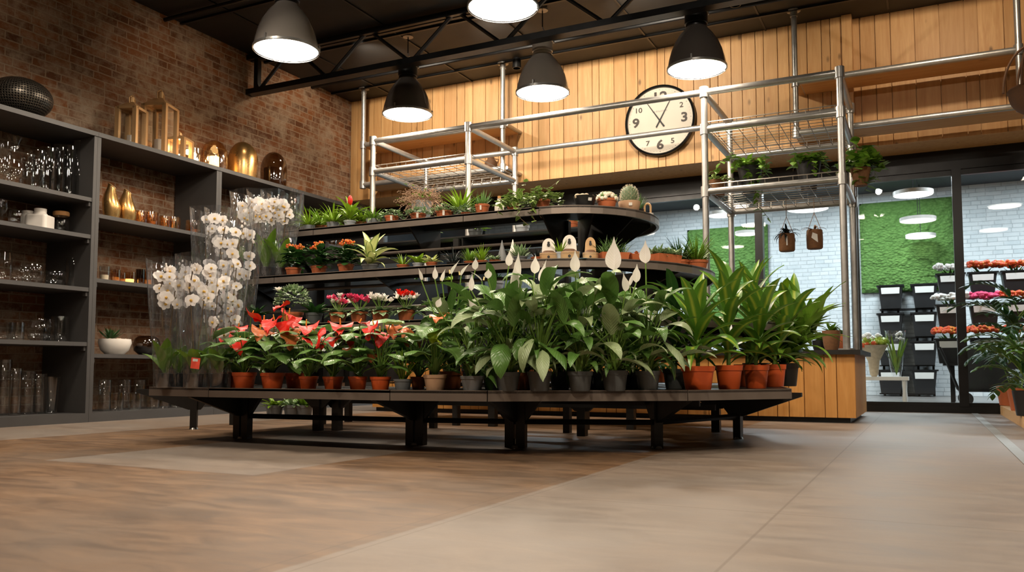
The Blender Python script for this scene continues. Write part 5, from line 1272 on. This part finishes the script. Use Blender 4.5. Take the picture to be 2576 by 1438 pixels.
grassy(ring(1752,.90,1.0,T2['z']),60,30,'terracotta','bushy narrow-leaved green plant in terracotta pot at the right end of the middle tier','fern',110,.21,.014,(.4,1.5),.5,98)
grassy(ring(1712,.80,1.0,T2['z']),50,30,'terracotta','narrow-leaved green plant behind, second from the right end of the middle tier','dark_leaf',90,.2,.013,(.5,1.5),.5,99)
# ---------------------------------------------------------------- top tier
def topp(px,back=0): return ring(px,.52-back,.56-back,T3['z'])
grassy(topp(778),30,16,'pale_pot','bright green fern in pale grey pot, leftmost on the top tier','bright',60,.17,.016,(.2,1.4),.8,101,'smooth',None,'potted_fern')
grassy(topp(838),34,18,'pale_pot','bright green fern in zinc pot, second on the top tier','bright',70,.18,.016,(.2,1.4),.8,102,'smooth',None,'potted_fern')
drac(topp(880),32,18,'pale_pot','bromeliad with red centre and broad lime leaves on the top tier',103,.05,.21,.04,18,(0,0),'bright',None,nm='potted_bromeliad',el=(.5,1.5))
r=[o for o in bpy.data.objects if o.name.startswith('potted_bromeliad')][0]; b=MB(); b.ball((0,0,.22),.028,8,5,.7,.7,1.5); b.build('red_bloom',MT['red'],r)
grassy(topp(938),36,17,'pale_pot','curly light green fern in zinc pot, fourth on the top tier','fern',60,.14,.018,(.2,1.3),.9,104,'smooth',None,'potted_fern')
grassy(topp(808,.12),34,20,'terracotta','light green leafy fern behind, between the first two zinc pots','fern',70,.18,.02,(.3,1.4),.8,105,nm='potted_fern')
grassy(topp(912,.12),34,20,'terracotta','pale green fern behind the bromeliad','bright',60,.15,.02,(.3,1.4),.8,106,nm='potted_fern')
def creeper(p,w,h,l,mat='varieg',n=110,rad=.10,up=.06,seed=1,potmat='terracotta',lw=.024,group=None,stick=True,down=.5):
    r=empty('potted_creeper',p); tag(r,l,'potted plant',group); W=sz(p,w)/2; Hh=sz(p,h); pot(r,W,Hh,potmat); rr=random.Random(seed); b=MB()
    for i in range(n):
        a=rr.random()*6.28; q=rad*math.sqrt(rr.random()); z=Hh+up*rr.random()*(1-q/rad*.6)-max(0,q-W)*down
        b.leaf((q*math.cos(a),q*math.sin(a),z),rr.random()*6.28,rr.uniform(-.2,.9),lw*rr.uniform(.8,1.3),lw,.4,'round',3,.15)
    b.build('foliage',MT[mat],r)
    if stick:
        sticker(r,W,Hh,FACE(p)-.1,.008,.018)
    return r
creeper(topp(986),38,20,'silver-leaved creeper in orange pot with white sticker, left of the dried plant',seed=111)
creeper(topp(1052),42,20,'silver-leaved creeper in orange pot below the dried plant bucket',seed=112)
creeper(topp(1118),46,20,'silver-leaved creeper in orange pot right of the dried plant bucket',seed=113)
# dried plant in grey bucket, behind
p=topp(1060,.2); r=empty('dried_bush',p); tag(r,'dry twiggy brown bush in pale grey felt bucket on the top tier','potted plant'); W=sz(p,52)/2; Hh=sz(p,54)+.03
pot(r,W,Hh,'pale_pot','smooth'); rr=random.Random(114); b=MB(); g=MB()
for i in range(190):
    a=rr.random()*6.28; e=rr.uniform(-.5,1.2); L=rr.uniform(.08,.2); s0=Vector((W*.6*math.cos(a)*rr.random(),W*.6*math.sin(a)*rr.random(),Hh)); d=Vector((math.cos(a)*math.cos(e),math.sin(a)*math.cos(e),math.sin(e)))
    m1=s0+d*L*.5+Vector((rr.uniform(-.02,.02),rr.uniform(-.02,.02),.015)); t=s0+d*L+Vector((0,0,-.03)); b.tube([s0,m1,t],.0013,3,0,False)
    for k in range(5): q=m1.lerp(t,k/4); b.ball((q.x+rr.uniform(-.01,.01),q.y+rr.uniform(-.01,.01),q.z+rr.uniform(-.01,.01)),.0042,4,3)
    if i%6==0: g.leaf(t,a,.3,.03,.02,.3,'round',3,.1); g.leaf(s0+Vector((0,0,.04)),a,.8,.04,.02,.3,'round',3,.1)
b.build('twigs',MT['dry'],r); g.build('green_leaves',MT['fern'],r)
grassy(topp(1160,.08),40,22,'pale_pot','upright lime fern fronds behind the silver creepers on the top tier','bright',40,.2,.03,(.6,1.45),.5,115,nm='potted_fern')
creeper(topp(1175),36,10,'light green bushy creeper between lime fern and aloe','varieg',120,.10,.1,seed=116,stick=False)
r=grassy(topp(1213),38,28,'terracotta','spiky green aloe in terracotta pot with white sticker on the top tier','aloe',46,.12,.016,(.2,1.5),-.1,117,nm='potted_aloe'); sticker(r,sz(topp(1213),38)/2,sz(topp(1213),28),FACE(topp(1213))-.2,.006,.016)
p=topp(1256,.1); r=empty('glass_bottle',p); tag(r,'small clear corked bottle between the aloe and the trailing ivy','bottle'); MB().lathe([(.001,0),(.032,0),(.035,.02),(.035,.09),(.016,.115),(.014,.13),(.018,.135)],20).build('bottle_body',MT['white'],r); MB().lathe([(.001,.13),(.012,.13),(.013,.155),(.001,.155)],12).build('cork',MT['cork'],r)
def trailing(p,w,h,l,trails,mat='ivy',potmat='terracotta',n=120,rad=.12,up=.1,seed=1,lw=.03,nm='potted_ivy',group=None,kind='std',potr=None,cat='potted plant'):
    r=empty(nm,p); tag(r,l,cat,group); W=sz(p,w)/2; Hh=sz(p,h); pot(r,W,Hh,potmat,kind); rr=random.Random(seed); b=MB(); st=MB()
    for i in range(n):
        a=rr.random()*6.28; q=rad*math.sqrt(rr.random()); z=Hh+up*rr.random()*(1-q/rad*.5)-max(0,q-W)*.4
        b.leaf((q*math.cos(a),q*math.sin(a),z),rr.random()*6.28,rr.uniform(-.3,.9),lw*rr.uniform(.8,1.3),lw,.4,'heart',4,.12)
    b.build('foliage',MT[mat],r)
    for tr in trails:
        tp=[Vector((0,0,Hh))]+[local(r,q) for q in tr]; b=MB(); s2=MB()
        s2.tube(tp,.002,4,1)
        for i in range(len(tp)-1):
            m_=max(3,int((tp[i+1]-tp[i]).length/.022))
            for k in range(m_):
                q=tp[i].lerp(tp[i+1],k/m_)+Vector((rr.uniform(-.01,.01),rr.uniform(-.012,.012),rr.uniform(-.01,.01)))
                b.leaf(q,rr.random()*6.28,rr.uniform(-.9,.5),lw*rr.uniform(.8,1.4),lw,.5,'heart',4,.12)
        b.v+=[]; o=len(b.v); b.add(s2.v,[f for f in s2.f],None,1); b.build('trailing_shoot',[MT[mat],MT['brown_stem']],r)
    return r
d1=proj(topp(1290))[2]-.2
trailing(topp(1290),34,22,'trailing ivy in orange pot on the top tier, left of the ivy pair',[[at(1262,500,d1),at(1250,540,d1)],[at(1310,470,d1),at(1330,455,d1)],[at(1295,510,d1),at(1310,550,d1),at(1330,566,d1)]],'ivy',seed=121,lw=.038,n=150)
trailing(topp(1366),38,26,'trailing ivy in orange pot with one shoot reaching up, right of the ivy pair',[[at(1385,470,d1+.1),at(1410,452,d1+.1)],[at(1340,500,d1),at(1335,535,d1),at(1350,562,d1)],[at(1325,495,d1),at(1345,525,d1),at(1362,548,d1)]],'ivy',seed=122,rad=.14,lw=.038,n=160)
# cactus bowls on the round end
p=topp(1472); r=empty('cactus_bowl',p); tag(r,'black bowl of pebbly cacti with white price sticker on the top tier end','potted plant','cactus pots on the rounded top tier'); W=sz(p,58)/2; Hh=sz(p,30); pot(r,W,Hh,'black_pot','smooth'); sticker(r,W,Hh,FACE(p)+.45,.013,.01)
b=MB(); rr=random.Random(7)
for i in range(26): a=rr.random()*6.28; q=W*.75*math.sqrt(rr.random()); b.ball((q*math.cos(a),q*math.sin(a),Hh*.95),W*rr.uniform(.16,.3),8,5)
b.build('cacti',MT['pebble'],r)
p=topp(1527); r=empty('cactus_pot',p); tag(r,'orange terracotta pot heaped with small bumpy cacti on the top tier end','potted plant','cactus pots on the rounded top tier'); W=sz(p,52)/2; Hh=sz(p,26); pot(r,W,Hh,'terracotta')
b=MB(); g=MB()
for i in range(60):
    t=math.acos(1-rr.random()*.95); a=i*2.4; q=W*.95; c=(q*math.sin(t)*math.cos(a),q*math.sin(t)*math.sin(a),Hh*.9+q*.75*math.cos(t)); (g if i%7==0 else b).ball(c,W*.2,7,5)
    for k in range(4): b.tube([c,(c[0]+rr.uniform(-.016,.016),c[1]+rr.uniform(-.016,.016),c[2]+.014)],.0008,3,0,False)
b.build('cacti',MT['spine'],r); g.build('green_heads',MT['aloe'],r)
p=topp(1584); r=empty('cactus_pot',p); tag(r,'pale clay bowl with a tall round white-spined cactus on the top tier end','potted plant','cactus pots on the rounded top tier'); W=sz(p,56)/2; Hh=sz(p,28); pot(r,W,Hh,'beige_pot','bowl'); sticker(r,W,Hh,FACE(p)+.1,.012,.01)
q=W*.72; hc=Hh+sz(p,38)
b=MB(); b.lathe([(q*.8,Hh*.8),(q,Hh+.02),(q*.98,hc*.8),(q*.75,hc*.95),(q*.3,hc*1.03),(.001,hc*1.04)],28,wob=lambda a,t:1+.04*math.cos(14*a)); b.build('cactus_body',MT['cactus'],r)
b=MB()
for k in range(14):
    for j in range(9):
        a=k*2*PI/14+(j%2)*.2; t=j/8; z=Hh+(hc-Hh)*t*1.02; rr2=q*math.sqrt(max(.02,1-max(0,(t-.35)/.68)**2)); c=Vector((rr2*math.cos(a),rr2*math.sin(a),z))
        for m_ in range(5):
            d=Vector((math.cos(a),math.sin(a),.3+t*1.2))+Vector((rr.uniform(-.6,.6),rr.uniform(-.6,.6),rr.uniform(-.6,.6))); b.tube([c,c+d.normalized()*.017],.0007,3,0,False)
b.build('spines',MT['spine'],r)
p=ring(1626,.46,.5,T3['z']); r=grassy(p,38,26,'black_pot','upright green aloe in black pot beside the round cactus','aloe',34,.13,.018,(.8,1.5),.1,131,'smooth',None,'potted_aloe'); sticker(r,sz(p,38)/2,sz(p,26),FACE(p)+.3,.01,.008)
p=ring(1656,.54,.56,T3['z']); r=empty('arched_wooden_planter',p,FACE(p)+PI/2); tag(r,'small arched wooden planter in clear tub at the right end of the top tier','planter')
MB().lathe([(.001,0),(.040,0),(.043,.045),(.040,.045)],20).build('clear_tub',MT['white'],r)
pts=[(-.022,0,.04)]+[(-.022*math.cos(t),0,.095+.025*math.sin(t)) for t in [PI*i/10 for i in range(11)]]+[(.022,0,.04)]
MB().tube(pts,.008,8).build('arch',MT['palewood'],r)
# price boards : blue paper under a tray
for px,rx,z,l in ((1437,.0,T2['z'],'blue tray under the arched wooden planters'),):
    p=mid(px); r=MB().box(-.13,.13,-.05,.05,.0,.001).build('blue_tray',MT['blue'],smooth=0); r.location=p+Vector((0,-.02,.0005)); tag(r,'flat blue card lying under the arched wooden planters','tray')
# things on the back side tiers, glimpsed between the shelves
k=0
bk=[('yellow-green leafy plant','bright'),('grey-leaved plant','varieg'),('dark leafy plant','dark_leaf'),('green fern','fern')]
for z,ry,zn in ((T1['z'],1.3,'lower'),(T2['z'],.9,'middle'),(T3['z'],.5,'top'),(ZT0,1.6,'bottom')):
    for i,x in enumerate((-4.4,-3.95,-3.5,-3.05,-2.6,-2.15)):
        if z==T3['z'] and i in(0,5): continue
        d_,m_=bk[(i+k)%4]; p=Vector((x,CYY+ry,z)); k+=1
        grassy(p,38,32,('pale_pot','terracotta','grey_pot')[k%3],'%s on the far side of the stand, %s tier, %s'%(d_,zn,ORD[i if z!=T3['z'] else i-1]),m_,26,.12,.03,(.3,1.3),.6,200+k,prof='ell',nm='potted_leafy_plant',group='plants on the far side of the stand')
# ---------------------------------------------------------------- basket plants on the pipe frame
zb=Z3+.012
d0=7.95
trailing(gd(1888,8.15,zb),62,70,'black pot with round-leaved trailing plant, left in the wire basket',[[at(1840,385,d0),at(1810,410,d0),at(1795,440,d0)],[at(1850,400,d0),at(1845,430,d0)],[at(1925,390,d0),at(1930,430,d0),at(1895,455,d0)],[at(1880,440,d0),at(1900,480,d0),at(1905,515,d0),at(1935,550,d0)],[at(1912,395,d0),at(1920,445,d0)]],'fern','black_pot',130,.17,.10,141,.055,'basket_plant','trailing plants in the wire basket','flare')
trailing(gd(2035,8.0,zb),62,74,'black pot with round-leaved trailing plant, right in the wire basket',[[at(2000,385,d0-.1),at(1995,430,d0-.1)],[at(2060,380,d0-.1),at(2070,410,d0-.1),at(2085,440,d0-.1)],[at(2045,400,d0-.1),at(2050,440,d0-.1)]],'fern','black_pot',120,.17,.10,142,.06,'basket_plant','trailing plants in the wire basket','flare')
d0=7.7
trailing(gd(2166,7.75,zb-.0),50,44,'large round-leaved plant spilling outside the right end of the basket',[[at(2185,365,d0),at(2210,400,d0),at(2200,440,d0),at(2175,480,d0)],[at(2150,350,d0),at(2145,372,d0)],[at(2180,400,d0),at(2215,420,d0)],[at(2165,420,d0),at(2160,460,d0)]],'fern','coco',130,.19,.20,143,.085,'basket_plant','trailing plants in the wire basket','flare')
trailing(gd(1806,8.2,zb),44,40,'small trailing plant in brown pot at the left end of the wire basket',[[at(1790,430,8.0),at(1775,445,8.0)],[at(1830,440,8.0),at(1850,460,8.0)]],'ivy','coco',80,.12,.05,144,.035,'basket_plant','trailing plants in the wire basket')
# pots hanging below the basket
def hangpot(px,py,d,w,h,mat,l,leaves,seed,slab_=True):
    p=at(px,py,d); r=empty('hanging_pot',p); tag(r,l,'hanging planter','brown pots hanging from the wire basket'); W=sz(p,w)/2; Hh=sz(p,h); rr=random.Random(seed)
    MB().lathe([(.001,0),(W*.85,0),(W*.97,.012),(W,Hh*.5),(W*.96,Hh*.95),(W*.9,Hh),(W*.86,Hh*.9)],22).build('pot',MT[mat],r)
    MB().lathe([(.001,Hh*.88),(W*.86,Hh*.88)],16).build('soil',MT['soil'],r)
    fa=FACE(p); t=Vector((-math.sin(fa),math.cos(fa),0)); dd=Vector((math.cos(fa),math.sin(fa),0)); top=Z3-p.z
    for s_ in (-1,1): MB().tube([t*s_*W*.8+Vector((0,0,Hh)),Vector((0,0,Hh+.17)),Vector((0,0,top))],.003,5).build('cord',MT['dry'],r)
    z=Vector((0,0,1)); c=dd*(W+.004)+Vector((0,0,Hh*.55))
    if slab_: MB().plate([c-t*.018+z*.05,c+t*.026+z*.03,c+t*.0-z*.05+t*.03,c-t*.03-z*.0],dd,.002).build('tag_card',MT['paper'],r,smooth=0)
    else: MB().plate([c-t*.005+z*.045,c+t*.007+z*.045,c+t*.007-z*.045,c-t*.005-z*.045],dd,.002).build('tag_card',MT['paper'],r,smooth=0)
    b=MB()
    for i in range(leaves): a=rr.random()*6.28; b.leaf((0,0,Hh*.9),a,rr.uniform(.3,1.3),rr.uniform(.10,.19),.022,rr.uniform(1,2.4),'lance',6,.3)
    b.build('foliage',MT['blackish' if leaves>20 else 'dry'],r)
hangpot(1980,632,8.2,40,44,'coco','brown square-sided pot with dark drooping leaves hanging below the basket, left',34,151,False)
hangpot(2050,626,8.2,40,48,'coco','round coconut-brown pot with big paper tag hanging below the basket, right',12,152)
# objects on the left pipe frame / hung shelf
p=gd(1245,10.2,Z2-.52); 
# small leafy vase and ginger bottle on lower hanging shelf
for px,l,m_ in ((965,'dark round vase on the lower hung shelf behind the left pipe post','coco'),(1235,'brown bird-like basket on the lower hung shelf behind the frame','wicker')):
    p=coly(px,9.25,2.955); r=empty('shelf_vase',p); tag(r,l,'vase'); W=sz(p,34)/2
    MB().lathe([(.001,0),(W*.6,0),(W,W*.8),(W*.9,W*1.5),(W*.5,W*1.9),(W*.55,W*2.1)],20).build('vase_body',MT[m_],r); MB().tube([(W*.5,0,W*1.9),(W*1.3,0,W*1.7),(W*.95,0,W)],.008,6).build('handle',MT[m_],r)
# ---------------------------------------------------------------- palms at the right edge
def palm(p,label,seed,Hs,L,n,potmat,mat='dark_leaf',lw=.045,W=.12,Hh=.2):
    r=empty('potted_palm',p); tag(r,label,'potted plant','palms at the right edge'); rr=random.Random(seed); pot(r,W,Hh,potmat,'smooth')
    b=MB(); st=MB()
    for i in range(n):
        a=i*2.4+rr.uniform(-.3,.3); e=rr.uniform(.5,1.35); l=L*rr.uniform(.7,1.1); s0=Vector((0,0,Hh*.9+Hs*rr.random())); pts=[s0]; d=None
        for k in range(1,9):
            ee=e-1.3*(k/8)**1.3; d=Vector((math.cos(a)*math.cos(ee),math.sin(a)*math.cos(ee),math.sin(ee))); pts.append(pts[-1]+d*l/8)
        st.tube(pts,[.006-.0005*k for k in range(9)],5)
        for k in range(2,9):
            for s_ in (-1,1): b.leaf(pts[k],a+s_*rr.uniform(.5,.9),e-1.3*(k/8)**1.3+.1,l*.30*(1.1-abs(k-4)/8),lw,.6,'lance',5,.25)
    st.build('fronds_stems',MT['stem'],r); b.build('fronds',MT[mat],r)
palm(gd(2572,7.6,.09),'tall dark green palm at the right edge on the wooden platform',161,.75,.62,20,'terracotta')
palm(gd(2590,6.7,.09),'bushy green palm lower at the right edge beside the tall palm',162,.3,.5,20,'black_pot','leaf')
palm(gd(2540,8.7,.09),'palm behind the others at the right edge near the glass',163,.5,.5,16,'terracotta')
# greens glimpsed under the table at left
for px,l,m_ in ((690,'small lime plant on the floor behind the stand at left','bright'),(735,'low white-flecked plant on the floor behind the stand','varieg'),(765,'small green plant on the floor behind the stand near the rail','fern')):
    grassy(onz(px,1052,0),46,34,'mid_pot',l,m_,26,.14,.04,(.2,1.2),.6,px,prof='ell',nm='potted_leafy_plant')
